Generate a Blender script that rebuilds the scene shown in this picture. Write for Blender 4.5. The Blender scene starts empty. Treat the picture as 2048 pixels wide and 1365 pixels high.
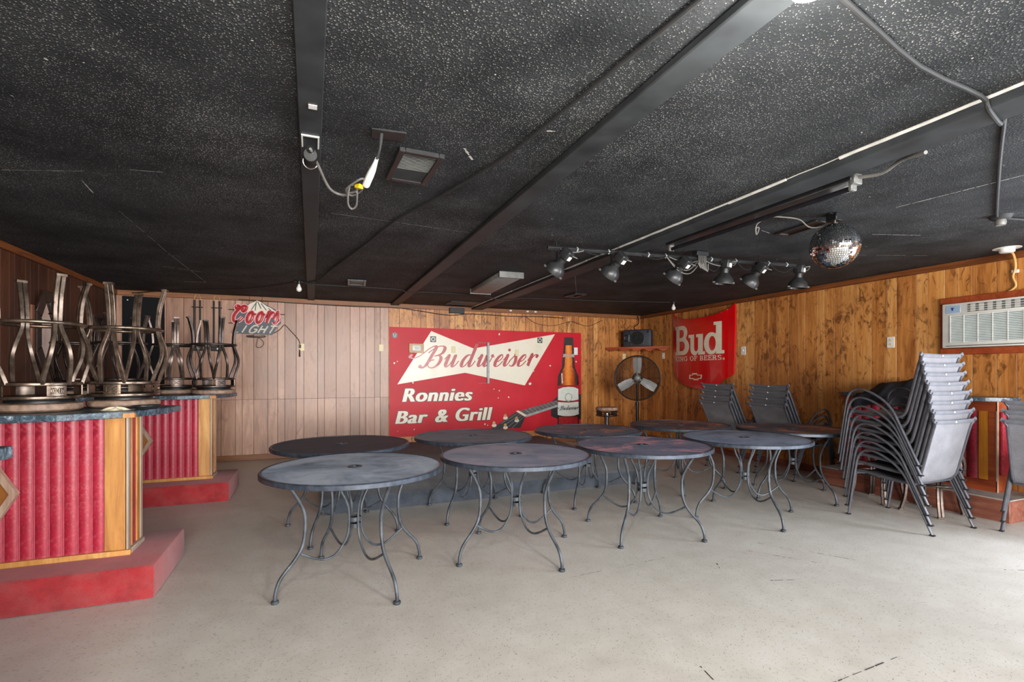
import bpy, bmesh, math, random
from mathutils import Vector as V, Matrix, Euler
PI = math.pi
R = math.radians
scene = bpy.context.scene
COL = scene.collection
# ------------------------------------------------------------------ camera
BACK, RIGHT, LEFT, REAR, CEIL = 8.45, 6.16, -2.5, -6.0, 2.46
YAW = math.atan(401.0 / 1005.0)
cd = bpy.data.cameras.new('camera'); cam = bpy.data.objects.new('camera', cd); COL.objects.link(cam)
cam.location = (0, 0, 1.32); cam.rotation_euler = (PI / 2, 0, -YAW)
cd.sensor_width = 36.0; cd.lens = 36.0 * 1005.0 / 2048.0; cd.shift_y = (745 - 682.5) / 2048.0
cd.clip_start = 0.02
scene.camera = cam
# ------------------------------------------------------------------ world, exposure
w = bpy.data.worlds.new('world'); scene.world = w; w.use_nodes = True
w.node_tree.nodes['Background'].inputs[0].default_value = (0.75, 0.85, 1.0, 1)
w.node_tree.nodes['Background'].inputs[1].default_value = 0.5
vs = scene.view_settings
vs.view_transform = 'Standard'; vs.look = 'None'; vs.gamma = 1.0; vs.use_curve_mapping = False; vs.exposure = 0.18
# ------------------------------------------------------------------ daylight through the windows behind the camera
def area(name, loc, target, sx, sy, power, col):
    l = bpy.data.lights.new(name, 'AREA'); l.shape = 'RECTANGLE'; l.size = sx; l.size_y = sy; l.energy = power; l.color = col
    o = bpy.data.objects.new(name, l); COL.objects.link(o); o.location = loc
    o.rotation_euler = (V(target) - V(loc)).to_track_quat('-Z', 'Z').to_euler()
    return o
area('window_light_rear_left', (0.35, REAR + .14, 1.45), (0.35, 5, 1.45), 3.4, 1.7, 760, (1.0, 0.97, 0.93))
area('window_light_rear_right', (4.4, REAR + .14, 1.45), (4.4, 5, 1.45), 2.4, 1.7, 580, (0.97, 0.98, 1.0))
area('door_light_right', (RIGHT - .10, 0.35, 1.15), (0, 0.35, 1.15), 1.3, 1.9, 210, (0.80, 0.89, 1.0))

# ================================================================== helpers
class MB:
    def __init__(s): s.v = []; s.f = []
    def add(s, vs_, fs, M=None):
        b = len(s.v)
        s.v += [(M @ V(p)) if M else V(p) for p in vs_]
        s.f += [tuple(i + b for i in f) for f in fs]
        return s
    def box(s, c, d, M=None):
        x, y, z = c; a, b, h = d[0] / 2, d[1] / 2, d[2] / 2
        p = [(x + i * a, y + j * b, z + k * h) for k in (-1, 1) for j in (-1, 1) for i in (-1, 1)]
        return s.add(p, [(0, 2, 3, 1), (4, 5, 7, 6), (0, 1, 5, 4), (2, 6, 7, 3), (0, 4, 6, 2), (1, 3, 7, 5)], M)
    def b2(s, lo, hi, M=None):
        return s.box([(lo[i] + hi[i]) / 2 for i in range(3)], [abs(hi[i] - lo[i]) for i in range(3)], M)
    def lathe(s, prof, n=24, M=None, a0=0.0):
        vs_ = []; fs = []
        for r, z in prof:
            for k in range(n):
                a = a0 + 2 * PI * k / n; vs_.append((r * math.cos(a), r * math.sin(a), z))
        m = len(prof)
        for i in range(m - 1):
            for k in range(n):
                k2 = (k + 1) % n
                fs.append((i * n + k, i * n + k2, (i + 1) * n + k2, (i + 1) * n + k))
        if prof[0][0] > 1e-5: fs.append(tuple(reversed(range(n))))
        if prof[-1][0] > 1e-5: fs.append(tuple((m - 1) * n + k for k in range(n)))
        return s.add(vs_, fs, M)
    def cyl(s, p0, p1, r0, r1=None, n=12):
        p0, p1 = V(p0), V(p1); d = p1 - p0
        M = Matrix.Translation(p0) @ d.to_track_quat('Z', 'Y').to_matrix().to_4x4()
        return s.lathe([(r0, 0), (r0 if r1 is None else r1, d.length)], n, M)
    def ring(s, c, Rr, r, n=32, m=8, M=None, z=0):
        vs_ = []; fs = []
        for i in range(n):
            a = 2 * PI * i / n
            for j in range(m):
                b = 2 * PI * j / m; q = Rr + r * math.cos(b)
                vs_.append((c[0] + q * math.cos(a), c[1] + q * math.sin(a), c[2] + r * math.sin(b)))
        for i in range(n):
            for j in range(m):
                fs.append((i * m + j, ((i + 1) % n) * m + j, ((i + 1) % n) * m + (j + 1) % m, i * m + (j + 1) % m))
        return s.add(vs_, fs, M)
    def tube(s, pts, r, n=8, closed=False, lat=None, rb=None, M=None, square=False):
        P = [V(p) for p in pts]; N = len(P); vs_ = []; fs = []
        up = None
        for i in range(N):
            if closed: t = P[(i + 1) % N] - P[i - 1]
            else: t = P[min(i + 1, N - 1)] - P[max(i - 1, 0)]
            if t.length < 1e-9: t = V((0, 0, 1))
            t.normalize()
            if lat is not None: a = V(lat)
            elif up is None: a = t.orthogonal()
            else: a = up - t * up.dot(t)
            a = (a - t * a.dot(t))
            if a.length < 1e-6: a = t.orthogonal()
            a.normalize(); up = a; b = t.cross(a)
            ra = r[i] if isinstance(r, (list, tuple)) else r
            rbb = ra if rb is None else (rb[i] if isinstance(rb, (list, tuple)) else rb)
            if square:
                for (ca, cb) in ((1, .8), (.8, 1), (-.8, 1), (-1, .8), (-1, -.8), (-.8, -1), (.8, -1), (1, -.8)):
                    vs_.append(P[i] + a * ca * ra + b * cb * rbb)
            else:
                for k in range(n):
                    an = 2 * PI * (k + .5) / n
                    vs_.append(P[i] + a * math.cos(an) * ra + b * math.sin(an) * rbb)
        if square: n = 8
        for i in range(N if closed else N - 1):
            i2 = (i + 1) % N
            for k in range(n):
                k2 = (k + 1) % n
                fs.append((i * n + k, i * n + k2, i2 * n + k2, i2 * n + k))
        if not closed:
            fs.append(tuple(reversed(range(n)))); fs.append(tuple((N - 1) * n + k for k in range(n)))
        return s.add(vs_, fs, M)
    def prism(s, poly, z0, z1, M=None):
        n = len(poly)
        vs_ = [(x, y, z0) for x, y in poly] + [(x, y, z1) for x, y in poly]
        fs = [tuple(reversed(range(n))), tuple(range(n, 2 * n))]
        for k in range(n):
            k2 = (k + 1) % n; fs.append((k, k2, n + k2, n + k))
        return s.add(vs_, fs, M)
    def sphere(s, c, r, n=16, m=10, sc=(1, 1, 1), M=None):
        prof = [(max(r * math.sin(PI * i / m), 0.0), -r * math.cos(PI * i / m)) for i in range(m + 1)]
        prof[0] = (0.00001, -r); prof[-1] = (0.00001, r)
        T = Matrix.Translation(c) @ Matrix.Diagonal((*sc, 1))
        return s.lathe(prof, n, (M @ T) if M else T)
    def build(s, name, mat, parent=None, smooth=True, bevel=0, recenter=True, ang=40, seg=1):
        me = bpy.data.meshes.new(name)
        off = V((0, 0, 0))
        if parent is None and recenter and s.v:
            lo = [min(p[i] for p in s.v) for i in range(3)]; hi = [max(p[i] for p in s.v) for i in range(3)]
            off = V(((lo[0] + hi[0]) / 2, (lo[1] + hi[1]) / 2, lo[2]))
        bm = bmesh.new()
        bv = [bm.verts.new(p - off) for p in s.v]
        for f in s.f:
            try: bm.faces.new([bv[i] for i in f])
            except ValueError: pass
        bmesh.ops.recalc_face_normals(bm, faces=bm.faces)
        if bevel:
            es = [e for e in bm.edges if len(e.link_faces) == 2 and e.calc_face_angle(0) > .6]
            bmesh.ops.bevel(bm, geom=es, offset=bevel, segments=seg, affect='EDGES', profile=.5)
        bm.to_mesh(me); bm.free()
        if smooth:
            me.polygons.foreach_set('use_smooth', [True] * len(me.polygons)); me.set_sharp_from_angle(angle=R(ang))
        me.materials.append(mat)
        o = bpy.data.objects.new(name, me); COL.objects.link(o)
        o.location = off
        if parent: o.parent = parent
        return o
def cat(pts, k=5, closed=False):
    P = [V(p) for p in pts]; n = len(P); out = []
    rng = range(n if closed else n - 1)
    for i in rng:
        if closed: a, b, c, d = P[i - 1], P[i], P[(i + 1) % n], P[(i + 2) % n]
        else: a, b, c, d = P[max(i - 1, 0)], P[i], P[i + 1], P[min(i + 2, n - 1)]
        for j in range(k):
            t = j / k
            out.append(.5 * ((2 * b) + (c - a) * t + (2 * a - 5 * b + 4 * c - d) * t * t + (3 * b - a - 3 * c + d) * t ** 3))
    if not closed: out.append(P[-1])
    return out
def tag(o, label=None, category=None, group=None, kind=None):
    if label: o['label'] = label
    if category: o['category'] = category
    if group: o['group'] = group
    if kind: o['kind'] = kind
    return o
def thing(name, label, category, loc=(0, 0, 0), rz=0, group=None):
    o = bpy.data.objects.new(name, None); COL.objects.link(o); o.empty_display_size = .1
    o.location = loc; o.rotation_euler = (0, 0, rz)
    return tag(o, label, category, group)
def copy_tree(o, parent=None):
    c = o.copy(); COL.objects.link(c)
    if parent: c.parent = parent
    for ch in list(o.children): copy_tree(ch, c)
    return c

# ------------------------------------------------------------------ material helpers
def srgb(r, g, b):
    f = lambda c: (c / 255 / 12.92) if c / 255 <= .04045 else ((c / 255 + .055) / 1.055) ** 2.4
    return (f(r), f(g), f(b), 1)
class NT:
    def __init__(s, name):
        s.m = bpy.data.materials.new(name); s.m.use_nodes = True; s.t = s.m.node_tree
        s.b = s.t.nodes['Principled BSDF']; s._tc = None
    def n(s, typ, **kw):
        x = s.t.nodes.new(typ)
        for k, v in kw.items(): setattr(x, k, v)
        return x
    def link(s, a, b): s.t.links.new(a, b)
    def setin(s, sock, v):
        if hasattr(v, 'is_linked') or isinstance(v, bpy.types.NodeSocket): s.link(v, sock)
        else: sock.default_value = v
    def obj(s):
        if not s._tc: s._tc = s.n('ShaderNodeTexCoord')
        return s._tc.outputs['Object']
    def vscale(s, vec, sc):
        x = s.n('ShaderNodeVectorMath', operation='MULTIPLY'); s.setin(x.inputs[0], vec); x.inputs[1].default_value = sc; return x.outputs[0]
    def vadd(s, a, b):
        x = s.n('ShaderNodeVectorMath', operation='ADD'); s.setin(x.inputs[0], a); s.setin(x.inputs[1], b); return x.outputs[0]
    def noise(s, vec, scale, detail=3, rough=.55, dist=0):
        x = s.n('ShaderNodeTexNoise'); s.link(vec, x.inputs['Vector'])
        x.inputs['Scale'].default_value = scale; x.inputs['Detail'].default_value = detail
        x.inputs['Roughness'].default_value = rough; x.inputs['Distortion'].default_value = dist
        return x.outputs['Fac']
    def voro(s, vec, scale, feature='F1', out='Distance', rand=1.0):
        x = s.n('ShaderNodeTexVoronoi', feature=feature); s.link(vec, x.inputs['Vector'])
        x.inputs['Scale'].default_value = scale; x.inputs['Randomness'].default_value = rand
        return x.outputs[out]
    def math(s, op, a, b=0.0, c=0.0, clamp=False):
        x = s.n('ShaderNodeMath', operation=op, use_clamp=clamp)
        s.setin(x.inputs[0], a); s.setin(x.inputs[1], b); s.setin(x.inputs[2], c); return x.outputs[0]
    def ramp(s, fac, stops, interp='LINEAR'):
        x = s.n('ShaderNodeValToRGB'); s.link(fac, x.inputs[0]); cr = x.color_ramp; cr.interpolation = interp
        while len(cr.elements) < len(stops): cr.elements.new(.5)
        for e, (p, c) in zip(cr.elements, stops): e.position = p; e.color = c if len(c) == 4 else (*c, 1)
        return x.outputs[0]
    def step(s, fac, a, b):
        x = s.n('ShaderNodeMapRange'); s.setin(x.inputs[0], fac); x.inputs[1].default_value = a; x.inputs[2].default_value = b; return x.outputs[0]
    def mix(s, fac, a, b, mode='MIX'):
        x = s.n('ShaderNodeMix', data_type='RGBA', blend_type=mode)
        s.setin(x.inputs[0], fac); s.setin(x.inputs[6], a); s.setin(x.inputs[7], b); return x.outputs[2]
    def bump(s, h, strength=.3, dist=.01):
        x = s.n('ShaderNodeBump'); x.inputs['Strength'].default_value = strength; x.inputs['Distance'].default_value = dist
        s.link(h, x.inputs['Height']); s.link(x.outputs[0], s.b.inputs['Normal'])
    def sep(s, vec):
        x = s.n('ShaderNodeSeparateXYZ'); s.link(vec, x.inputs[0]); return x.outputs
    def rnd(s):
        return s.n('ShaderNodeObjectInfo').outputs['Random']
    def out(s, col=None, rough=None, metal=None, spec=None):
        if col is not None: s.setin(s.b.inputs['Base Color'], col)
        if rough is not None: s.setin(s.b.inputs['Roughness'], rough)
        if metal is not None: s.setin(s.b.inputs['Metallic'], metal)
        if spec is not None: s.b.inputs['Specular IOR Level'].default_value = spec
        return s.m
W1 = (1, 1, 1, 1); K0 = (0, 0, 0, 1)
def simple(name, col, rough=.5, metal=0.0, var=.12, scale=14, bump=0, spec=None):
    """one colour with soft procedural mottling"""
    t = NT(name); nz = t.noise(t.obj(), scale, 4)
    lo = tuple(max(c * (1 - var * 2), 0) for c in col[:3]); hi = tuple(min(c * (1 + var), 1) for c in col[:3])
    c = t.ramp(nz, [(.3, lo), (.7, hi)])
    if bump: t.bump(t.noise(t.obj(), scale * 12, 2), bump, .004)
    return t.out(c, t.math('MULTIPLY_ADD', nz, .2, rough - .1), metal, spec)

def wood_mat(name, dark, mid, light, knots=.5, rough=.42, rv=.35, along='Z', knotcol=None, gs=1.0, bl=.0, kn=(7.0, .56, .72)):
    t = NT(name); o = t.obj()
    r = t.rnd(); off = t.n('ShaderNodeCombineXYZ'); t.link(t.math('MULTIPLY', r, 37.0), off.inputs[0]); t.link(t.math('MULTIPLY', r, 91.0), off.inputs[2]); t.link(t.math('MULTIPLY', r, 53.0), off.inputs[1])
    vec = t.vadd(o, off.outputs[0])
    sc = {'Z': (14 * gs, 14 * gs, 1.1 * gs), 'X': (1.1 * gs, 14 * gs, 14 * gs), 'Y': (14 * gs, 1.1 * gs, 14 * gs)}[along]
    sv = t.vscale(vec, sc)
    g = t.noise(sv, 1.0, 5, .6, 1.2)
    fine = t.noise(t.vscale(vec, tuple(q * 7 for q in sc)), 1.0, 3, .6)
    f = t.math('ADD', t.math('MULTIPLY', g, .75), t.math('MULTIPLY', fine, .25))
    f = t.math('ADD', f, t.math('MULTIPLY_ADD', r, rv, -rv / 2))
    c = t.ramp(f, [(.25, dark), (.5, mid), (.75, light)])
    ks = {'Z': (1, 1, .55), 'X': (.55, 1, 1), 'Y': (1, .55, 1)}[along]
    k = t.noise(t.vscale(vec, ks), kn[0], 6, .65, 1.5)
    k = t.math('MULTIPLY_ADD', t.noise(t.vadd(o, (3.3, 1.7, .4)), 2.2, 2), .35, t.math('SUBTRACT', k, .175))
    km = t.step(k, kn[1], kn[2])
    c = t.mix(t.math('MULTIPLY', km, knots), c, knotcol or dark)
    if bl:
        c = t.mix(t.math('MULTIPLY', t.step(t.noise(o, 1.3, 3, .6), .45, .65), bl), c, (*[q * .55 for q in mid[:3]], 1))
    t.bump(fine, .06, .002)
    return t.out(c, t.math('MULTIPLY_ADD', g, .2, rough - .1))

M = {}
M['wood_pale'] = wood_mat('pale_panelling', srgb(126, 88, 68), srgb(166, 124, 101), srgb(190, 152, 130), .5, .36, .25, knotcol=srgb(108, 74, 58), bl=.35)
M['wood_orange'] = wood_mat('honey_panelling', srgb(142, 84, 38), srgb(196, 130, 66), srgb(222, 166, 98), .8, .42, .30, knotcol=srgb(92, 48, 20), kn=(11.0, .52, .66))
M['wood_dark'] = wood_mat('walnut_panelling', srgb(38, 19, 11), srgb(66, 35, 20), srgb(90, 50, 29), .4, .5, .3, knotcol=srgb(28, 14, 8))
M['oak'] = wood_mat('oak_trim', srgb(142, 88, 38), srgb(186, 130, 66), srgb(206, 160, 98), .45, .5, .2, knotcol=srgb(136, 82, 36))
M['oak_amber'] = wood_mat('amber_trim', srgb(170, 95, 20), srgb(200, 125, 35), srgb(222, 156, 60), .3, .4, .1)
M['cornice'] = wood_mat('cornice_wood', srgb(76, 42, 20), srgb(118, 70, 34), srgb(148, 95, 50), .4, .5, .2, along='X')
M['cornice_y'] = wood_mat('cornice_wood_side', srgb(76, 40, 18), srgb(118, 66, 30), srgb(146, 88, 44), .4, .5, .2, along='Y')
M['red_wood'] = wood_mat('red_stained_wood', srgb(110, 42, 18), srgb(150, 66, 32), srgb(172, 86, 46), .3, .45, .15, along='Y')
M['red_wood_x'] = wood_mat('red_stained_shelf', srgb(120, 48, 22), srgb(164, 76, 40), srgb(190, 104, 66), .25, .45, .15, along='X')
M['plinth_wood'] = wood_mat('worn_plinth_wood', srgb(84, 42, 30), srgb(122, 68, 52), srgb(150, 98, 78), .4, .6, .2, along='Y')
M['groove'] = simple('dark_groove', srgb(60, 36, 24), .8)
M['black_board'] = simple('black_board', srgb(12, 12, 16), .6, spec=.15)

def floor_mat():
    t = NT('grey_vinyl_floor'); o = t.obj(); x, y, z = t.sep(o)
    big = t.noise(o, .9, 4, .6); med = t.noise(o, 6, 4, .6)
    c = t.ramp(t.math('ADD', t.math('MULTIPLY', big, .6), t.math('MULTIPLY', med, .4)), [(.3, srgb(190, 184, 174)), (.55, srgb(206, 201, 192)), (.75, srgb(214, 211, 205))])
    # dirt and wear with a shape of its own
    d = t.step(t.noise(o, .45, 5, .65, .6), .52, .72); c = t.mix(t.math('MULTIPLY', d, .35), c, srgb(150, 138, 122))
    # fleck streaks
    def flecks(ang, sc, th):
        q = t.n('ShaderNodeVectorRotate', rotation_type='Z_AXIS'); t.link(o, q.inputs['Vector']); q.inputs['Angle'].default_value = ang
        return t.step(t.noise(t.vscale(q.outputs[0], sc), 1.0, 2, .5), th, th + .05)
    fl = t.math('MAXIMUM', flecks(.5, (34, 170, 1), .66), t.math('MAXIMUM', flecks(1.9, (42, 190, 1), .66), flecks(-.7, (30, 180, 1), .665)))
    c = t.mix(t.math('MULTIPLY', fl, .7), c, srgb(84, 79, 74))
    wf = t.step(t.noise(t.vscale(o, (60, 60, 1)), 1.0, 2), .74, .78); c = t.mix(t.math('MULTIPLY', wf, .5), c, srgb(226, 222, 216))
    # faint tile joints every 0.9 m
    def joint(ax, period, off):
        m = t.math('ABSOLUTE', t.math('SUBTRACT', t.math('FRACT', t.math('ADD', t.math('DIVIDE', ax, period), off)), .5))
        return t.step(m, .4985, .4995)
    j = t.math('MAXIMUM', joint(x, .9, .2), joint(y, .9, .35))
    j = t.math('MULTIPLY', j, t.step(t.noise(o, 2.0, 3), .40, .62))
    c = t.mix(t.math('MULTIPLY', j, .35), c, srgb(120, 112, 104))
    t.bump(t.noise(o, 30, 3), .03, .003)
    return t.out(c, t.math('MULTIPLY_ADD', med, .25, .33))
M['floor'] = floor_mat()

def ceiling_mat():
    t = NT('black_popcorn_ceiling'); o = t.obj(); x, y, z = t.sep(o)
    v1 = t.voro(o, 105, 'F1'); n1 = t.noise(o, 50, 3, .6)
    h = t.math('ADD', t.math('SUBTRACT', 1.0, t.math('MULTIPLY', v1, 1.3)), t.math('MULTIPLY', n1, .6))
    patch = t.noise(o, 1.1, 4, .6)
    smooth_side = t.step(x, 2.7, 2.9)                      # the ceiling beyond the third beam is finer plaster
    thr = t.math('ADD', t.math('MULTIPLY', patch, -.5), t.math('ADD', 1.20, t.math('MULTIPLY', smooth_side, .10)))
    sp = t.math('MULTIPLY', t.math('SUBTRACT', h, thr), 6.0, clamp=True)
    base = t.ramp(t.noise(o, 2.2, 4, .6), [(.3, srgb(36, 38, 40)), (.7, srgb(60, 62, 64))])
    c = t.mix(t.math('MULTIPLY', sp, .72), base, srgb(172, 172, 168))  # pale specks paint the highlights of the popcorn tips into the colour
    ch = t.step(t.noise(o, 34, 2, .4), .79, .81); c = t.mix(ch, c, srgb(196, 194, 186))
    t.bump(h, .3, .006)
    return t.out(c, .7, spec=.15)
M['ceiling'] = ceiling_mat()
M['beam'] = simple('black_beam_paint', srgb(54, 57, 59), .55, var=.2, scale=5, spec=.25)
M['beam_side'] = M['beam']
M['white_caulk'] = simple('white_caulk', srgb(214, 212, 206), .7)
M['paint_chip'] = simple('bare_plaster_chip', srgb(190, 188, 182), .8)
M['conduit'] = simple('black_painted_conduit', srgb(38, 38, 38), .7)
M['cable_black'] = simple('black_cable', srgb(22, 20, 20), .5)
M['cable_brown'] = simple('brown_cable', srgb(48, 28, 18), .5)
M['cable_grey'] = simple('grey_cable', srgb(112, 110, 106), .45)
M['cable_yellow'] = simple('yellowed_cable', srgb(206, 160, 92), .5)
M['white_plastic'] = simple('white_plastic', srgb(228, 228, 222), .4, var=.04)
M['cream_plastic'] = simple('cream_plastic', srgb(222, 205, 160), .4, var=.05)
M['bulb'] = simple('frosted_bulb', srgb(226, 224, 218), .3, var=.03)
M['black_metal'] = simple('black_metal', srgb(26, 26, 27), .4, .3)
M['black_satin'] = simple('black_satin', srgb(44, 44, 45), .34, .1)
M['grey_metal'] = simple('grey_metal', srgb(120, 120, 116), .5, .3)
M['chrome'] = simple('chrome', srgb(200, 200, 200), .18, 1.0, var=.04)
M['alu'] = simple('brushed_aluminium', srgb(222, 224, 222), .35, .35, var=.06)
M['diffuser'] = simple('grey_diffuser', srgb(150, 150, 146), .55)
M['carpet_red'] = None
def carpet(name, a, b, dust, dustamt):
    t = NT(name); o = t.obj()
    f = t.noise(o, 260, 2); g = t.noise(o, 7, 5, .65)
    c = t.ramp(t.math('ADD', t.math('MULTIPLY', f, .55), t.math('MULTIPLY', g, .45)), [(.32, a), (.66, b)])
    d = t.math('MULTIPLY', t.step(t.noise(o, 5, 5, .7), .45, .75), dustamt); c = t.mix(d, c, dust)
    sp = t.step(t.noise(o, 90, 2), .76, .8); c = t.mix(t.math('MULTIPLY', sp, .5), c, dust)
    t.bump(f, .7, .006)
    m = t.out(c, .95); t.b.inputs['Sheen Weight'].default_value = .3; return m
M['carpet_red'] = carpet('red_carpet', srgb(112, 14, 20), srgb(172, 36, 42), srgb(150, 90, 86), .4)
M['carpet_stage'] = carpet('charcoal_carpet', srgb(28, 31, 37), srgb(72, 80, 92), srgb(120, 126, 134), .2)
def vinyl():
    t = NT('red_vinyl_upholstery'); o = t.obj(); x, y, z = t.sep(o)
    g = t.noise(o, 9, 5, .65); c = t.ramp(g, [(.3, srgb(140, 22, 42)), (.7, srgb(180, 42, 64))])
    d = t.math('MULTIPLY', t.step(t.noise(o, 60, 3, .6), .5, .8), .4); c = t.mix(d, c, srgb(196, 112, 120))
    t.bump(t.noise(o, 140, 2), .12, .002)
    return t.out(c, t.math('MULTIPLY_ADD', g, .2, .3))
M['vinyl'] = vinyl()
M['vinyl_pipe'] = simple('pale_red_piping', srgb(196, 96, 108), .45)
def laminate():
    t = NT('blue_marble_laminate'); o = t.obj()
    a = t.noise(o, 26, 6, .7, 1.5); c = t.ramp(a, [(.3, srgb(24, 33, 40)), (.48, srgb(50, 66, 78)), (.60, srgb(94, 112, 124)), (.74, srgb(180, 190, 194))])
    d = t.step(t.noise(o, 4, 4), .5, .75); c = t.mix(t.math('MULTIPLY', d, .35), c, srgb(150, 146, 140))
    return t.out(c, .35)
M['laminate'] = laminate()
def bronze(name, a, b, rough):
    t = NT(name); o = t.obj(); g = t.noise(o, 16, 5, .7)
    c = t.ramp(g, [(.3, a), (.7, b)]); t.bump(t.noise(o, 90, 2), .05, .002)
    return t.out(c, t.math('MULTIPLY_ADD', g, .22, rough), .85)
M['bronze'] = bronze('antique_bronze', srgb(68, 56, 48), srgb(142, 124, 108), .2)
M['bronze_dark'] = bronze('dark_bronze', srgb(52, 44, 41), srgb(100, 88, 82), .24)
M['seat_vinyl'] = simple('dusty_brown_seat', srgb(146, 120, 102), .55, var=.3, scale=22)
def table_metal():
    t = NT('wrought_iron_grey'); o = t.obj(); g = t.noise(o, 12, 4)
    c = t.ramp(g, [(.3, srgb(40, 44, 50)), (.7, srgb(84, 90, 96))]); return t.out(c, .48, .15)
M['table_leg'] = table_metal()
M['table_rim'] = simple('table_rim_paint', srgb(62, 70, 82), .4, .3, var=.25, scale=30)
def tabletop(name, a, b, dust, damt, seed, flake=None, famt=0.0, fth=.58, fs=3.1):
    t = NT(name); o = t.vadd(t.obj(), (seed * 3.1, seed * 7.7, 0))
    if True:
        st = t.noise(t.vscale(o, (1.6, 5, 1)), 1.0, 5, .65, .6)
        a, b, dust = [(min(q[0] * 1.15, 1), min(q[1] * 1.22, 1), min(q[2] * 1.38, 1), 1) for q in (a, b, dust)]
        c = t.ramp(st, [(.3, a), (.7, b)])
        d = t.math('MULTIPLY', t.step(t.noise(o, 2.6, 5, .7, .5), .40, .62), damt); c = t.mix(d, c, dust)
        if flake: c = t.mix(t.math('MULTIPLY', t.step(t.noise(t.vscale(o, (1.0, 1.6, 1)), fs, 10, .82, .5), fth, fth + .07), famt), c, flake)
        mesh_ = t.voro(o, 130, 'F1', rand=.15)
        c = t.mix(t.step(mesh_, .30, .46), t.mix(.45, c, K0), c) if False else c
        hole = t.math('SUBTRACT', 1.0, t.step(mesh_, .18, .34)); c = t.mix(t.math('MULTIPLY', hole, .35), c, srgb(24, 27, 32))
        t.bump(mesh_, .35, .003)
    return t.out(c, .55, .1)
M['sling'] = None
def sling():
    t = NT('grey_mesh_sling'); o = t.obj(); x, y, z = t.sep(o)
    wv = t.noise(t.vscale(o, (420, 420, 420)), 1.0, 1); g = t.noise(o, 6, 4)
    c = t.ramp(t.math('ADD', t.math('MULTIPLY', wv, .6), t.math('MULTIPLY', g, .4)), [(.35, srgb(92, 92, 97)), (.65, srgb(136, 136, 142))])
    t.bump(wv, .25, .002); return t.out(c, .6)
M['sling'] = sling()
M['chair_frame'] = simple('grey_chair_frame', srgb(84, 85, 92), .38, .25, var=.12)
M['chair_bar'] = simple('sling_hem_grey', srgb(98, 100, 108), .55, var=.1)

# ================================================================== THE SETTING
def struct(o): o['kind'] = 'structure'; return o
mb = MB(); mb.b2((LEFT - .2, REAR - .2, -.12), (RIGHT + .2, BACK + .2, 0)); floor = struct(mb.build('floor', M['floor'], recenter=False, smooth=False))
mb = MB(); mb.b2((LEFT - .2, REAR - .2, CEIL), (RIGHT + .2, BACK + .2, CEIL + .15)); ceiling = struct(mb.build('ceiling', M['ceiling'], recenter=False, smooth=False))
T_ = .018
mb = MB(); mb.b2((LEFT - .2, BACK + T_, 0), (RIGHT + .2, BACK + .15, CEIL)); wall_back = struct(mb.build('wall_back', M['groove'], recenter=False, smooth=False))
mb = MB(); mb.b2((RIGHT + T_, REAR, 0), (RIGHT + .15, BACK + T_, CEIL)); wall_right = struct(mb.build('wall_right', M['groove'], recenter=False, smooth=False))
mb = MB(); mb.b2((LEFT - .15, REAR, 0), (LEFT - T_, BACK + T_, CEIL)); wall_left = struct(mb.build('wall_left', M['groove'], recenter=False, smooth=False))
mb = MB(); mb.b2((LEFT - .2, REAR - .15, 0), (RIGHT + .2, REAR, CEIL)); wall_rear = struct(mb.build('wall_rear', simple('plain_rear_wall', srgb(196, 186, 172), .7), recenter=False, smooth=False))

WID = [.10, .16, .11, .20, .10, .175, .21, .145, .095, .14, .09, .185, .09, .155, .19, .135]
def plank_board(axis, a, b, z0, z1, plane, sign, mat, parent):
    """one panelling board with chamfered edges; axis X: board on the plane y=plane, axis Y: on x=plane"""
    g = .0020; c = .0012
    prof = [(a + g, T_), (a + g, c), (a + g + c, 0), (b - g - c, 0), (b - g, c), (b - g, T_)]
    m = MB(); n = len(prof)
    vs_ = []
    for z in (z0, z1):
        for (u, d) in prof:
            p = (u, plane + sign * d, z) if axis == 'X' else (plane + sign * d, u, z)
            vs_.append(p)
    fs = [tuple(range(n)), tuple(range(n, 2 * n))] + [(k, (k + 1) % n, n + (k + 1) % n, n + k) for k in range(n)]
    m.add(vs_, fs)
    return m.build('plank', mat, parent, smooth=False)
def panelling(axis, start, end, plane, sign, parent, matfn, seed, splits=None):
    u = start; i = seed
    while u < end - .02:
        e = min(u + WID[i % len(WID)], end)
        if end - e < .03: e = end
        zs = [0.0, CEIL]
        if splits and splits[0] <= u < splits[1]: zs = [0.0, splits[2], CEIL]
        for q in range(len(zs) - 1):
            plank_board(axis, u, e, zs[q] + (.002 if q else 0), zs[q + 1] - (.002 if q < len(zs) - 2 else 0), plane, sign, matfn(u), parent)
        u = e; i += 1
panelling('X', LEFT, 1.18, BACK, 1, wall_back, lambda u: M['wood_pale'], 2, (LEFT, 1.18, .91))
panelling('X', 1.18, RIGHT, BACK, 1, wall_back, lambda u: M['wood_orange'], 5)
panelling('Y', -.4, BACK, RIGHT, 1, wall_right, lambda u: M['wood_orange'], 7)
panelling('Y', 2.2, BACK, LEFT, -1, wall_left, lambda u: M['wood_dark'], 1)
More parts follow.
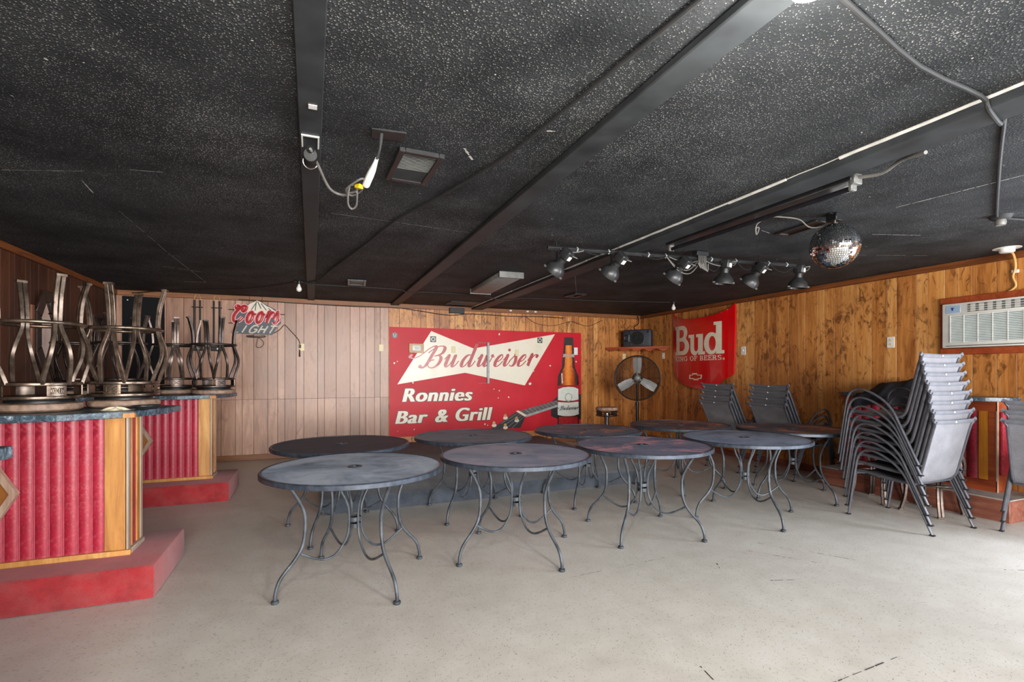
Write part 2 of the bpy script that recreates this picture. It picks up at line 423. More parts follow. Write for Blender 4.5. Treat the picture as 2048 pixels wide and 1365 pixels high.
# cornices and baseboards
def trim(n, lo, hi, mat): mb = MB(); mb.b2(lo, hi); return struct(mb.build('trim_%d' % n, mat, bevel=.006, recenter=False))
trim(1, (LEFT, BACK - .022, CEIL - .075), (RIGHT, BACK, CEIL), M['cornice'])
trim(2, (RIGHT - .022, REAR, CEIL - .07), (RIGHT, BACK - .022, CEIL), M['cornice_y'])
trim(3, (LEFT, REAR, CEIL - .07), (LEFT + .022, BACK - .022, CEIL), M['cornice_y'])
def base(n, lo, hi, mat): mb = MB(); mb.b2(lo, hi); return struct(mb.build('baseboard_' + n, mat, bevel=.004, recenter=False))
base('back', (LEFT + .015, BACK - .015, 0), (RIGHT - .015, BACK, .085), M['cornice'])
base('right', (RIGHT - .015, REAR, 0), (RIGHT, BACK - .015, .09), M['plinth_wood'])
base('left', (LEFT, REAR, 0), (LEFT + .015, BACK - .015, .085), M['cornice_y'])
# ceiling beams
mb = MB(); mb.b2((-.055, REAR, CEIL - .02), (.045, BACK - .022, CEIL)); struct(mb.build('trim_4', M['beam'], bevel=.004, recenter=False))
mb = MB(); mb.b2((1.212, REAR, CEIL - .035), (1.345, BACK - .022, CEIL)); struct(mb.build('trim_5', M['beam'], bevel=.006, recenter=False))
mb = MB(); mb.b2((2.60, REAR, CEIL - .046), (2.79, BACK - .022, CEIL)); b3 = struct(mb.build('trim_6', M['beam'], bevel=.006, recenter=False))
random.seed(5)
mb = MB(); y = .2
while y < BACK - .1:                                                  # bead of white caulk along the third beam
    l = random.uniform(.25, .6); hw = random.uniform(.006, .014) if not (1.75 < y < 2.1) else .003
    mb.tube([(2.598, y + l * k / 4, CEIL - random.uniform(.001, .004)) for k in range(5)], hw, 6); y += l
mb.build('caulk_bead', M['white_caulk'], b3)
# windows and door behind the camera, where the daylight enters
def opening(name, ax, c, wdt, z0, z1):
    m = MB(); fr = .09
    def bar(a0, a1, q0, q1):
        if ax == 'rear': m.b2((a0, REAR, q0), (a1, REAR + .07, q1))
        else: m.b2((RIGHT - .07, a0, q0), (RIGHT, a1, q1))
    bar(c - wdt / 2 - fr, c + wdt / 2 + fr, z1, z1 + fr); bar(c - wdt / 2 - fr, c + wdt / 2 + fr, z0 - fr, z0)
    bar(c - wdt / 2 - fr, c - wdt / 2, z0, z1); bar(c + wdt / 2, c + wdt / 2 + fr, z0, z1)
    return struct(m.build(name, M['cornice'], recenter=False))
opening('window_1', 'rear', .35, 3.4, .6, 2.3); opening('window_2', 'rear', 4.4, 2.4, .6, 2.3); opening('door_1', 'right', .35, 1.3, .2, 2.1)
# bare-plaster scratches on the ceiling
chips = [((-1.266, 3.72), (-1.288, 3.95), .006), ((-1.261, 4.24), (-1.262, 4.9), .002), ((-1.265, 5.0), (-1.272, 5.76), .003), ((-1.30, 5.77), (-1.20, 5.78), .003), ((-1.268, 5.8), (-1.241, 7.35), .004),
         ((-1.49, 7.37), (-1.24, 7.35), .012), ((.06, 3.81), (.62, 3.87), .004), ((.64, 3.872), (1.2, 3.935), .003), ((-1.62, 6.33), (-1.12, 6.62), .010),
         ((-1.62, 3.69), (-1.2, 3.54), .003), ((3.75, 2.24), (3.82, 1.6), .005), ((.72, 2.46), (.80, 2.58), .010), ((-.95, 3.42), (-.78, 3.39), .004), ((3.35, 3.0), (3.52, 3.05), .006),
         ((1.03, 2.14), (1.07, 2.13), .008), ((4.3, 2.75), (4.7, 2.62), .005), ((4.9, 3.3), (5.6, 3.05), .003), ((2.87, 5.2), (3.5, 6.3), .003), ((-1.9, 2.9), (-1.84, 2.98), .006)]
mb = MB()
for (p, q, hw) in chips:
    p, q = V((*p, 0)), V((*q, 0)); d = (q - p); L = d.length; d.normalize(); nrm = V((-d.y, d.x, 0)); k = 0.0
    while k < L:
        l = random.uniform(.02, .09); ww = 1.7 * hw * random.uniform(.4, 1.0); e = min(k + l, L)
        if random.random() < .88:
            a, b = p + d * k, p + d * e
            mb.add([(*(a - nrm * ww * .5)[:2], CEIL - .0015), (*(b - nrm * ww * .6)[:2], CEIL - .0015), (*(b + nrm * ww * .4)[:2], CEIL - .0015), (*(a + nrm * ww * .5)[:2], CEIL - .0015)], [(0, 1, 2, 3)])
        k = e + random.uniform(0, .01)
tag(mb.build('paint_chips', M['paint_chip'], ceiling, smooth=False), kind='stuff')
# the long dirty seam and scuffs on the floor
mb = MB()
for (p, q, hw, den) in [((1.00, 1.42), (2.52, 1.50), .007, .75), ((1.55, 2.86), (2.35, 2.92), .004, .6), ((2.7, 2.35), (2.85, 2.30), .006, .9), ((3.0, 2.8), (3.25, 2.45), .005, .7), ((3.4, 2.62), (3.55, 2.38), .005, .9), ((3.2, 2.9), (3.32, 2.7), .004, .8),
                        ((1.6, 1.68), (1.62, 1.78), .010, .95), ((4.3, 1.9), (4.45, 1.82), .006, .8), ((2.55, 2.62), (2.6, 2.7), .008, .9), ((.62, 1.04), (.66, 1.08), .012, .95)]:
    p, q = V((*p, 0)), V((*q, 0)); d = (q - p); L = d.length; d.normalize(); nrm = V((-d.y, d.x, 0)); k = 0.0
    while k < L:
        l = random.uniform(.01, .07); ww = hw * random.uniform(.3, 1.0); e = min(k + l, L)
        if random.random() < den:
            a, b = p + d * k, p + d * e
            mb.add([(*(a - nrm * ww * .5)[:2], .0008), (*(b - nrm * ww * .5)[:2], .0008), (*(b + nrm * ww * .5)[:2], .0008), (*(a + nrm * ww * .5)[:2], .0008)], [(0, 1, 2, 3)])
        k = e + random.uniform(0, .03)
tag(mb.build('scuff_marks', simple('black_scuff', srgb(70, 64, 58), .8, var=.3, scale=40), floor, smooth=False), kind='stuff')

# low carpeted stage
mb = MB(); mb.prism([(.088, 4.925), (3.902, 5.02), (3.902, BACK - .02), (.088, BACK - .02)], 0, .15)
tag(mb.build('stage_platform', M['carpet_stage'], bevel=.012, seg=2), 'low stage platform covered in charcoal carpet behind the tables', 'stage')

# ================================================================== BARS
def peninsula(dx, dy, label):
    """bar counter that sticks out of the left wall; dx, dy shift it"""
    root = thing('bar_counter', label, 'bar counter', (LEFT + dx, 3.875 + dy, 0))
    X1 = 1.45 - dx if False else 1.45          # body end in local x (wall at 0)
    L0 = .017 - dx
    m = MB(); m.b2((L0, -.385, 0), (1.65, .37, .2)); m.build('carpeted_plinth', M['carpet_red'], root, bevel=.018, seg=2)
    m = MB(); m.b2((L0, -.118, .2), (X1 - .012, .118, 1.047)); m.build('body', M['oak'], root)
    # base rails
    m = MB(); m.b2((L0, -.152, .2), (X1 + .02, -.119, .232)); m.build('base_rail', M['oak'], root, bevel=.004)
    m = MB(); m.b2((X1 - .01, -.118, .2), (X1 + .02, .135, .232)); m.build('base_rail', M['white_dusty'], root, bevel=.004)
    m = MB(); m.b2((L0, -.1196, .232), (X1 - .115, -.1181, 1.047)); m.build('front_panel', M['vinyl'], root)
    # padded channels along the front
    pitch = .068; x = X1 - .115 - pitch; chm = None
    while x > L0 + .01:
        if chm is None:
            m = MB(); n = 8; vs_ = []; fs = []
            for z in (0.0, .815):
                for k in range(n + 1):
                    u = k / n; vs_.append((.006 + u * (pitch - .012), -.003 - .009 * math.sin(PI * u) ** .7, z))
            for k in range(n): fs.append((k, k + 1, n + 2 + k, n + 1 + k))
            m.add(vs_, fs); o = m.build('padded_channel', M['vinyl'], root); chm = o.data
            m = MB(); m.tube([(pitch - .004, -.004, 0), (pitch - .004, -.004, .815)], .0022, 5); m.tube([(pitch + .004, -.004, 0), (pitch + .004, -.004, .815)], .0022, 5)
            p = m.build('piping', M['vinyl_pipe'], o); pm = p.data
        else:
            o = bpy.data.objects.new('padded_channel', chm); COL.objects.link(o); o.parent = root
            p = bpy.data.objects.new('piping', pm); COL.objects.link(p); p.parent = o
        o.location = (x, -.119, .232); x -= pitch
    m = MB(); m.b2((X1 - .115, -.137, .232), (X1 - .002, -.118, 1.047)); m.build('corner_board', M['oak'], root, bevel=.003)
    # end face: trim, narrow vinyl strip, trim
    m = MB(); m.b2((X1 - .012, -.137, .232), (X1 + .006, -.095, 1.047)); m.build('edge_trim', M['white_dusty'], root, bevel=.003)
    m = MB(); m.b2((X1 - .012, -.095, .232), (X1 - .004, .04, 1.047)); m.build('end_panel', M['vinyl'], root)
    m = MB(); m.b2((X1 - .012, -.055, .232), (X1 + .002, -.04, 1.047)); m.build('edge_trim', M['oak'], root, bevel=.002)
    m = MB(); m.b2((X1 - .012, .04, .232), (X1 + .004, .095, 1.047)); m.build('end_board', M['oak'], root, bevel=.002)
    m = MB(); m.b2((X1 - .012, .095, .232), (X1 + .008, .137, 1.047)); m.build('edge_trim', M['white_dusty'], root, bevel=.003)
    # diamond ornament in the middle of the front
    Md = Matrix.Translation((.72, -.137, .625)) @ Matrix.Rotation(PI / 2, 4, 'X')
    m = MB(); m.prism([(-.19, 0), (0, -.335), (.19, 0), (0, .335)], 0, .028, Md); d = m.build('diamond_panel', M['red_dia'], root, smooth=False)
    m = MB()
    P = [(-.222, 0), (0, -.39), (.222, 0), (0, .39)]; Q = [(-.185, 0), (0, -.325), (.185, 0), (0, .325)]
    for k in range(4):
        k2 = (k + 1) % 4; m.prism([P[k], P[k2], Q[k2], Q[k]], 0, .034, Md)
    m.build('diamond_frame', M['dia_frame'], d, smooth=False)
    # counter top
    poly = [(L0, -.385), (1.20, -.385), (1.50, -.195), (1.615, .05), (1.638, .32), (1.50, .385), (L0, .385)]
    m = MB(); m.prism(poly, 1.047, 1.085); m.build('countertop', M['laminate'], root, bevel=.003, ang=25)
    m = MB(); m.prism([(1.455, -.232), (1.5045, -.2005), (1.508, -.183), (1.45, -.215)], 1.046, 1.074); m.build('bare_edge', M['oak'], root, smooth=False)
    return root
M['white_dusty'] = wood_mat('dusty_pale_trim', srgb(132, 114, 98), srgb(166, 150, 134), srgb(186, 174, 160), .2, .6, .1)
M['red_dia'] = wood_mat('diamond_wood', srgb(122, 70, 28), srgb(150, 92, 40), srgb(168, 112, 60), .3, .45, .1)
M['dia_frame'] = wood_mat('diamond_frame_wood', srgb(140, 104, 84), srgb(178, 150, 130), srgb(196, 174, 156), .2, .5, .1)
CT = 1.085
peninsula(0, 0, 'near red padded bar counter on a red carpeted plinth, two upturned stools on it')
peninsula(.068, 2.35, 'far red padded bar counter by the pale back wall, upturned stools on it')
peninsula(-.02, -2.12, 'nearest bar counter, only its blue countertop corner showing at the left edge')

# bar along the right wall
root = thing('wall_bar', 'red padded drinks bar along the right wall behind the chair stacks', 'bar counter', (RIGHT, 2.65, 0))
m = MB(); m.b2((-.53, -.20, 0), (-.017, 1.55, .195)); m.build('plinth', M['plinth_wood'], root, bevel=.006)
m = MB(); m.b2((-.532, -.202, .195), (-.017, 1.552, .203)); m.build('plinth_top', simple('grey_plinth_top', srgb(172, 170, 164), .6), root)
m = MB(); m.b2((-.25, .03, .203), (-.017, 1.45, 1.047)); m.build('body', M['red_wood'], root)
m = MB(); m.b2((-.275, .0, .203), (-.25, 1.45, .31)); m.build('base_rail', M['red_wood'], root, bevel=.003)
m = MB(); m.b2((-.275, .0, .955), (-.25, 1.45, 1.047)); m.build('top_rail', M['red_wood'], root, bevel=.003)
m = MB(); m.b2((-.27, .07, .31), (-.25, .145, .955)); m.build('corner_board', M['oak_amber'], root, bevel=.003)
m = MB(); m.b2((-.272, .01, .31), (-.25, .07, .955)); m.build('edge_board', M['red_wood'], root, bevel=.003)
m = MB(); m.b2((-.275, -.002, .203), (-.255, .012, 1.047)); m.build('edge_trim', M['dia_frame'], root, bevel=.002)
m = MB(); m.b2((-.25, .005, .203), (-.017, .03, 1.047)); m.build('end_board', M['red_wood'], root, bevel=.003)
chm = None; y0 = .145
while y0 < 1.40:
    if chm is None:
        m = MB(); n = 8; vs_ = []; fs = []; pitch = .1
        for z in (0.0, .645):
            for k in range(n + 1):
                u = k / n; vs_.append((-.003 - .018 * math.sin(PI * u) ** .7, .005 + u * (pitch - .01), z))
        for k in range(n): fs.append((k, k + 1, n + 2 + k, n + 1 + k))
        m.add(vs_, fs); o = m.build('padded_channel', M['vinyl'], root); chm = o.data
    else:
        o = bpy.data.objects.new('padded_channel', chm); COL.objects.link(o); o.parent = root
    o.location = (-.25, y0, .31); y0 += pitch
m = MB(); m.prism([(-.017, -.06), (-.20, -.06), (-.34, .06), (-.34, 1.40), (-.25, 1.5), (-.017, 1.5)], 1.047, 1.085); m.build('countertop', M['laminate'], root, bevel=.003, ang=25)
m = MB(); m.b2((-.235, -.025, .36), (-.05, .005, .95)); m.build('end_panel', M['vinyl'], root, bevel=.012, seg=2)

# ================================================================== BAR STOOLS
def stool_parts(root, inv, tint):
    """root at the seat top (inv: upside down on a counter) or at the floor"""
    Hs = .81
    X = (lambda z: Hs - z) if inv else (lambda z: z)
    def T(p): return (p[0], -p[1] if inv else p[1], X(p[2]))
    br = M['bronze'] if tint == 0 else M['bronze_dark']
    m = MB(); m.lathe([(0.0001, X(.755)), (.17, X(.755)), (.196, X(.762)), (.204, X(.778)), (.200, X(.795)), (.18, X(.808)), (0.0001, X(.81))], 40); m.build('seat', M['seat_vinyl'], root)
    m = MB(); m.lathe([(0.0001, X(.735)), (.155, X(.735)), (.16, X(.742)), (.16, X(.756)), (0.0001, X(.756))], 36); m.build('swivel_plate', M['black_metal'], root)
    for zr in (.724, .645):
        m = MB(); m.lathe([(.183, X(zr - .011)), (.196, X(zr - .008)), (.198, X(zr)), (.196, X(zr + .008)), (.183, X(zr + .011)), (.183, X(zr - .011))], 44); m.build('apron_ring', br, root)
    for k in range(4):
        a = PI / 4 + k * PI / 2
        # decorated plate
        m = MB(); nseg = 6; half = .24; vs_ = []; fs = []
        for rr in (.190, .197):
            for j in range(nseg + 1):
                an = a + half * (2 * j / nseg - 1)
                for zz in (.655, .714): vs_.append((rr * math.cos(an), rr * math.sin(an), X(zz)))
        off = 2 * (nseg + 1)
        for j in range(nseg):
            fs += [(2 * j, 2 * j + 1, 2 * j + 3, 2 * j + 2), (off + 2 * j, off + 2 * j + 2, off + 2 * j + 3, off + 2 * j + 1)]
        fs += [(0, off, off + 1, 1)]; e = 2 * nseg; fs += [(e, e + 1, off + e + 1, off + e)]
        for j in range(nseg): fs += [(2 * j, 2 * j + 2, off + 2 * j + 2, off + 2 * j), (2 * j + 1, off + 2 * j + 1, off + 2 * j + 3, 2 * j + 3)]
        m.add(vs_, fs); pl = m.build('apron_plate', br, root)
        # knot-work relief
        m = MB()
        def onp(u, v): an = a + half * .62 * u; return (.1985 * math.cos(an), .1985 * math.sin(an), X(.6845 + .021 * v))
        m.tube([onp(u, v) for u, v in ((-1, -1), (1, -1), (1, 1), (-1, 1))], .0016, 4, closed=True)
        if k % 2 == 0:
            m.tube([onp(u, u) for u in (-1, -.5, 0, .5, 1)], .002, 4); m.tube([onp(u, -u) for u in (-1, -.5, 0, .5, 1)], .002, 4)
            m.tube([onp(*p) for p in ((-.9, 0), (0, .9), (.9, 0), (0, -.9))], .0018, 4, closed=True)
        else:
            for q in range(5):
                m.tube([onp(-.7 + .35 * q + .28 * math.cos(b), .75 * math.sin(b)) for b in [2 * PI * i / 10 for i in range(10)]], .0016, 4, closed=True)
        m.build('knot_relief', br, pl)
        # leg: two tubes from the apron that merge below the foot ring
        d = V((math.cos(a), math.sin(a), 0)); t = V((-math.sin(a), math.cos(a), 0))
        def lp(r, lt, z): q = d * r + t * lt; return T((q.x, q.y, z)) if not inv else (q.x, q.y, X(z))
        m = MB()
        for s in (-1, 1):
            pts = cat([lp(.178, s * .062, .645), lp(.196, s * .060, .585), lp(.226, s * .050, .49), lp(.228, s * .036, .415), lp(.208, s * .018, .335), lp(.196, s * .012, .285), lp(.196, s * .0125, .22), lp(.206, s * .0125, .13), lp(.228, s * .0125, .04), lp(.236, s * .0125, .012)], 4)
            m.tube(pts, .0105, 8, lat=t, rb=.0105, square=True)
        lg = m.build('leg', br, root)
        m = MB(); c0 = V(lp(.237, 0, .010)); dz = .012
        m.box(c0, (.050, .030, .014), None); 
        for i in range(len(m.v)):
            q = m.v[i] - c0; m.v[i] = c0 + t * q.x + d * q.y + V((0, 0, q.z))
        m.build('foot_cap', br, lg)
    m = MB(); m.ring((0, 0, X(.285)), .208, .0115, 48, 10); m.build('foot_ring', br, root)
stool_defs = [
    # inverted ones on the near bar
    ((-1.515, 3.86), -2, True, 'upturned bronze bar stool at the left end of the near bar', 0),
    ((-1.18, 4.15), 41, True, 'upturned bronze bar stool at the open end of the near bar, above the black tray', 0),
    ((-.965, 6.14), -17, True, 'upturned dark bar stool at the open end of the far bar, nearest the neon sign', 1),
    ((-1.36, 6.36), 60, True, 'upturned dark bar stool on the far bar, next to its end stool', 1),
    ((-1.77, 6.12), 35, True, 'upturned dark bar stool on the far bar in front of the black wall board', 1),
    ((-2.19, 6.34), 10, True, 'upturned dark bar stool on the far bar beside the left wall mirror', 1),
    ((5.43, 3.42), 0, False, 'bronze bar stool standing upright behind the tallest chair stack, farther from camera', 1),
    ((5.42, 2.93), 0, False, 'bronze bar stool standing upright between the tallest chair stack and the wall bar', 1)]
proto = {}
for (xy, rot, inv, lab, tint) in stool_defs:
    z = CT if inv else 0
    grp = 'upturned stools on the bars' if inv else 'stools standing at the wall bar'
    if (inv, tint) not in proto:
        r = thing('bar_stool', lab, 'bar stool', (xy[0], xy[1], z), R(rot), grp); stool_parts(r, inv, tint); proto[(inv, tint)] = r
    else:
        r = copy_tree(proto[(inv, tint)]); r.location = (xy[0], xy[1], z); r.rotation_euler = (0, 0, R(rot)); tag(r, lab, 'bar stool', grp)
# chrome pedestal stool by the back wall
r = thing('pedestal_stool', 'round stool on a chrome pedestal beside the red beer sign', 'bar stool', (4.16, 6.55, 0))
m = MB(); m.lathe([(0.0001, .74), (.15, .74), (.165, .75), (.17, .77), (.16, .79), (0.0001, .795)], 32); m.build('seat', M['seat_vinyl'], r)
for zr in (.725, .665):
    m = MB(); m.ring((0, 0, zr), .16, .008, 32, 8); m.build('apron_ring', M['bronze_dark'], r)
for k in range(4):
    a = k * PI / 2 + .3; m = MB(); m.box((0, .16, .695), (.09, .006, .06), Matrix.Rotation(a, 4, 'Z')); m.build('apron_plate', M['bronze_dark'], r)
m = MB(); m.lathe([(.05, .70), (.05, .66), (.036, .62), (.036, .10), (.05, .06), (.17, .03), (.2, .0), (0.0001, 0)], 28); m.build('pedestal', M['chrome'], r)
m = MB(); m.ring((0, 0, .28), .15, .01, 32, 8); m.cyl((-.15, 0, .28), (.15, 0, .28), .007, n=8); m.build('foot_ring', M['chrome'], r)

# ================================================================== ROUND TABLES
TR = .555; TH = .72
def make_table():
    r = thing('round_table', 'x', 'table')
    m = MB(); m.lathe([(.028, TH - .012), (TR - .018, TH - .012), (TR - .018, TH - .002), (.028, TH - .002), (.028, TH - .012)], 72); m.build('tabletop', M['table_rim'], r)
    m = MB(); m.lathe([(TR - .02, TH - .014), (TR - .02, TH), (TR - .006, TH + .002), (TR, TH - .004), (TR, TH - .028), (TR - .008, TH - .032), (TR - .02, TH - .014)], 72); m.build('rim', M['table_rim'], r)
    m = MB(); m.lathe([(0.0001, TH - .006), (.02, TH - .006), (.022, TH + .001), (.040, TH + .003), (.046, TH - .001), (.046, TH - .004), (0.0001, TH - .012)], 28); m.build('umbrella_hole_cap', M['table_rim'], r)
    for k in range(4):
        a = PI / 4 + k * PI / 2; c, s = math.cos(a), math.sin(a)
        P = lambda q: (q[0] * c, q[0] * s, q[1])
        m = MB(); m.tube(cat([P(q) for q in ((.43, .70), (.40, .64), (.347, .546), (.319, .458), (.328, .314), (.374, .227), (.459, .135), (.489, .057), (.491, .008))], 4), .0105, 10); lg = m.build('leg', M['table_leg'], r)
        m = MB(); m.lathe([(0.0001, .022), (.012, .022), (.021, .016), (.022, .006), (.019, 0), (0.0001, 0)], 16, Matrix.Translation(P((.491, 0)))); m.build('foot', M['table_leg'], lg)
        m = MB(); m.tube(cat([P(q) for q in ((.347, .25), (.262, .200), (.193, .177), (.133, .189), (.092, .226), (.055, .285), (.041, .36), (.044, .458), (.065, .521), (.092, .574), (.14, .70))], 4), .0075, 8); m.build('brace', M['table_leg'], r)
    m = MB(); m.ring((0, 0, 0), .036, .003, 24, 6, Matrix.Translation((0, 0, .40)))
    for z in (.335, .375): m.lathe([(.030, z), (.037, z), (.037, z + .026), (.030, z + .026), (.030, z)], 24)
    m.build('hub', M['table_leg'], r)
    return r
tables = [
    ((.258, 3.35), -21.7, 'grey dusty round table nearest the camera at the left of the front row', (srgb(92, 104, 116), srgb(160, 172, 180), srgb(200, 204, 206), .7, 1, None, 0, .6)),
    ((1.405, 3.44), -29, 'round table with a pinkish grey mesh top, second from left in the front row', (srgb(104, 110, 122), srgb(146, 150, 160), srgb(180, 164, 166), .7, 2, None, 0, .6)),
    ((2.555, 3.475), -10, 'round table with pink powder across its dark mesh top in the front row', (srgb(74, 82, 96), srgb(122, 126, 138), srgb(138, 128, 138), .5, 3, srgb(240, 164, 172), .75, .52, 1.7)),
    ((3.712, 3.51), 34.6, 'blue grey round table at the right end of the front row', (srgb(82, 92, 104), srgb(134, 144, 156), srgb(160, 170, 182), .4, 4, None, 0, .6)),
    ((.238, 4.462), 15, 'nearly black round table at the left of the back row', (srgb(28, 32, 42), srgb(52, 58, 70), srgb(80, 84, 94), .2, 5, None, 0, .6)),
    ((1.432, 4.575), 0, 'dark grey round table in the back row below the bar and grill lettering', (srgb(70, 76, 84), srgb(118, 126, 132), srgb(144, 148, 150), .4, 6, None, 0, .6)),
    ((2.69, 4.60), 0, 'dark round table with orange flakes in the back row below the beer bottle picture', (srgb(56, 60, 70), srgb(104, 108, 118), srgb(126, 124, 130), .4, 7, srgb(216, 140, 106), .85, .535)),
    ((3.935, 4.66), 10, 'rusty topped dark round table in the back row in front of the fan', (srgb(50, 50, 56), srgb(92, 92, 98), srgb(120, 110, 104), .4, 8, srgb(214, 136, 100), .85, .50)),
    ((4.80, 3.90), -45, 'dark round table with orange worn patches beside the tallest chair stack', (srgb(44, 46, 52), srgb(82, 86, 94), srgb(108, 106, 110), .4, 9, srgb(216, 134, 96), .85, .515))]
tb0 = None
for i, (xy, rot, lab, tm) in enumerate(tables):
    if tb0 is None: tb0 = make_table(); t = tb0
    else: t = copy_tree(tb0)
    t.location = (*xy, 0); t.rotation_euler = (0, 0, R(rot)); tag(t, lab, 'table', 'round metal tables')
    for ch in t.children:
        if ch.name.startswith('tabletop'):
            ch.data = ch.data.copy(); ch.data.materials[0] = tabletop('table_mesh_%d' % (i + 1), *tm)

# ================================================================== STACKING CHAIRS
def make_chair(lean=0.0):
    r = thing('stacking_chair', 'x', 'chair')
    rail = cat([(0, .285, .385), (0, .27, .412), (0, .21, .418), (0, .06, .402), (0, -.10, .388), (0, -.18, .392), (0, -.225, .425), (0, -.25, .49), (0, -.29, .66), (0, -.325, .81), (0, -.345, .885), (0, -.362, .925)], 3)
    rail = [V((p.x, p.y - max(0, p.z - .45) * lean, p.z)) for p in rail]; tl = .46 * lean
    for s in (-1, 1):
        x = s * .25
        m = MB(); m.tube([(x + (s * .012 if p.z > .89 else 0), p.y, p.z) for p in rail], .011, 8, lat=(1, 0, 0), rb=.014); m.build('side_rail', M['chair_frame'], r)
        arm = cat([(s * .282, .330, .004), (s * .282, .300, .20), (s * .282, .262, .45), (s * .282, .245, .534), (s * .282, .215, .59), (s * .282, .165, .619), (s * .282, .10, .615), (s * .282, .03, .59), (s * .282, -.05, .543), (s * .282, -.108, .492), (s * .282, -.155, .43), (s * .282, -.20, .335), (s * .282, -.35, .004)], 3)
        m = MB(); m.tube(arm, .0125, 8, lat=(1, 0, 0), rb=.0098); m.build('arm_loop', M['chair_frame'], r)
        for fy in (.330, -.35): m = MB(); m.box((s * .282, fy, .006), (.027, .034, .012)); m.build('foot_cap', M['black_satin'], r)
        m = MB(); m.cyl((s * .25, .20, .405), (s * .282, .27, .405), .008, n=8); m.cyl((s * .25, -.15, .39), (s * .282, -.172, .40), .008, n=8); m.build('bracket', M['chair_frame'], r)
    # sling: seat and back
    def sheet(ids, name):
        m = MB(); n = 8; vs_ = []; fs = []
        pts = [rail[i] for i in ids]
        for side in (0, 1):
            for p in pts:
                for k in range(n + 1):
                    u = k / n * 2 - 1; sag = .012 * (1 - u * u)
                    vs_.append((u * .243, p.y + (-.004 if side else 0) * 0 - (sag * .5 if p.z > .45 else 0), p.z - (sag if p.z <= .45 else 0) + (.003 if side else 0)))
        W = n + 1; B = len(pts) * W
        for i in range(len(pts) - 1):
            for k in range(n):
                fs.append((i * W + k, i * W + k + 1, (i + 1) * W + k + 1, (i + 1) * W + k))
        m.add(vs_[:B], fs); return m.build(name, M['sling'], r, ang=80)
    nr = len(rail)
    sheet(range(0, 17), 'seat_sling'); sheet(range(16, nr - 1), 'back_sling')
    m = MB(); m.tube([(-.285, -.362 - tl, .932), (-.25, -.358 - tl, .914), (0, -.356 - tl, .908), (.25, -.358 - tl, .914), (.285, -.362 - tl, .932)], .009, 8, rb=.018, lat=(0, 1, 0)); tr = m.build('top_bar', M['chair_bar'], r)
    m = MB(); m.cyl((0, -.364 - tl, .910), (0, -.3705 - tl, .912), .008, n=12); m.build('button', M['white_plastic'], tr)
    m = MB(); m.tube([(-.25, .275, .398), (.25, .275, .398)], .010, 8); m.build('front_bar', M['chair_frame'], r)
    m = MB(); m.tube([(-.25, -.20, .385), (.25, -.20, .385)], .009, 8); m.build('rear_bar', M['chair_frame'], r)
    return r
ORD = ['bottom', 'second', 'third', 'fourth', 'fifth', 'sixth', 'seventh', 'topmost']
stacks = [((4.92, 2.85), 0, 8, 'tallest grey chair stack by the wall bar', 'tall chair stack'),
          ((5.53, 5.295), -89, 4, 'grey chair stack below the red car hood', 'chair stack below the hood'),
          ((5.745, 4.655), -89, 4, 'grey chair stack behind the corner table', 'chair stack behind the corner table'),
          ((5.690, 2.12), -84, 3, 'grey chair stack cut off by the right edge', 'chair stack at the right edge')]
ch0 = {}
random.seed(3)
for (xy, rot, n, desc, grp) in stacks:
    f = V((-math.sin(R(rot)), math.cos(R(rot)), 0))
    for k in range(n):
        ln = .26 if 'hood' in desc or 'corner' in desc else 0.0          # the two stacks at the back are a more reclined model
        if ln not in ch0: c = ch0[ln] = make_chair(ln)
        else: c = copy_tree(ch0[ln])
        jit = (random.uniform(-.006, .006), random.uniform(-.6, .6))
        p = V((*xy, 0)) + f * (.013 * k + (jit[0] if k else 0))
        c.location = (p.x, p.y, .078 * k); c.rotation_euler = (0, 0, R(rot + (jit[1] if k else 0)))
        o_ = 'topmost' if k == n - 1 else ORD[k]
        tag(c, (o_ + (' chair of the ' if o_ in ('bottom', 'topmost') else ' chair up in the ') + desc), 'chair', grp)

# ================================================================== SIGN LETTERING
def fill_mesh(loops):
    """2D closed loops (holes allowed) -> (verts2d, faces)"""
    cu = bpy.data.curves.new('tmp', 'CURVE'); cu.dimensions = '2D'; cu.fill_mode = 'BOTH'
    for lp in loops:
        sp = cu.splines.new('POLY'); sp.points.add(len(lp) - 1); sp.use_cyclic_u = True
        for q, p in zip(sp.points, lp): q.co = (p[0], p[1], 0, 1)
    return _eval(cu)
def text_mesh(txt, size, offset=0.0, shear=0.0, space=1.0):
    cu = bpy.data.curves.new('tmp', 'FONT'); cu.body = txt; cu.size = size; cu.offset = offset; cu.shear = shear; cu.space_character = space
    cu.fill_mode = 'BOTH'; cu.dimensions = '2D'
    return _eval(cu)
def _eval(cu):
    o = bpy.data.objects.new('tmp', cu); COL.objects.link(o)
    dg = bpy.context.evaluated_depsgraph_get(); dg.update()
    me = bpy.data.meshes.new_from_object(o.evaluated_get(dg))
    vs_ = [(v.co.x, v.co.y) for v in me.vertices]; fs = [tuple(p.vertices) for p in me.polygons]
    bpy.data.objects.remove(o); bpy.data.curves.remove(cu); bpy.data.meshes.remove(me)
    return vs_, fs
def fit(vf, x0, y0, x1, y1):
    vs_, fs = vf; ax = min(p[0] for p in vs_); bx = max(p[0] for p in vs_); ay = min(p[1] for p in vs_); by = max(p[1] for p in vs_)
    return [(x0 + (p[0] - ax) / (bx - ax) * (x1 - x0), y0 + (p[1] - ay) / (by - ay) * (y1 - y0)) for p in vs_], fs
def flat_part(name, vf, mat, parent, y, thick=.0):
    """print lying on the plane local y (facing -Y)"""
    m = MB(); m.add([(p[0], y + (p[2] if len(p) > 2 else 0), p[1]) for p in vf[0]], vf[1]); o = m.build(name, mat, parent, smooth=False)
    me = o.data
    if sum(p.normal.y for p in me.polygons) > 0: me.flip_normals()
    return o
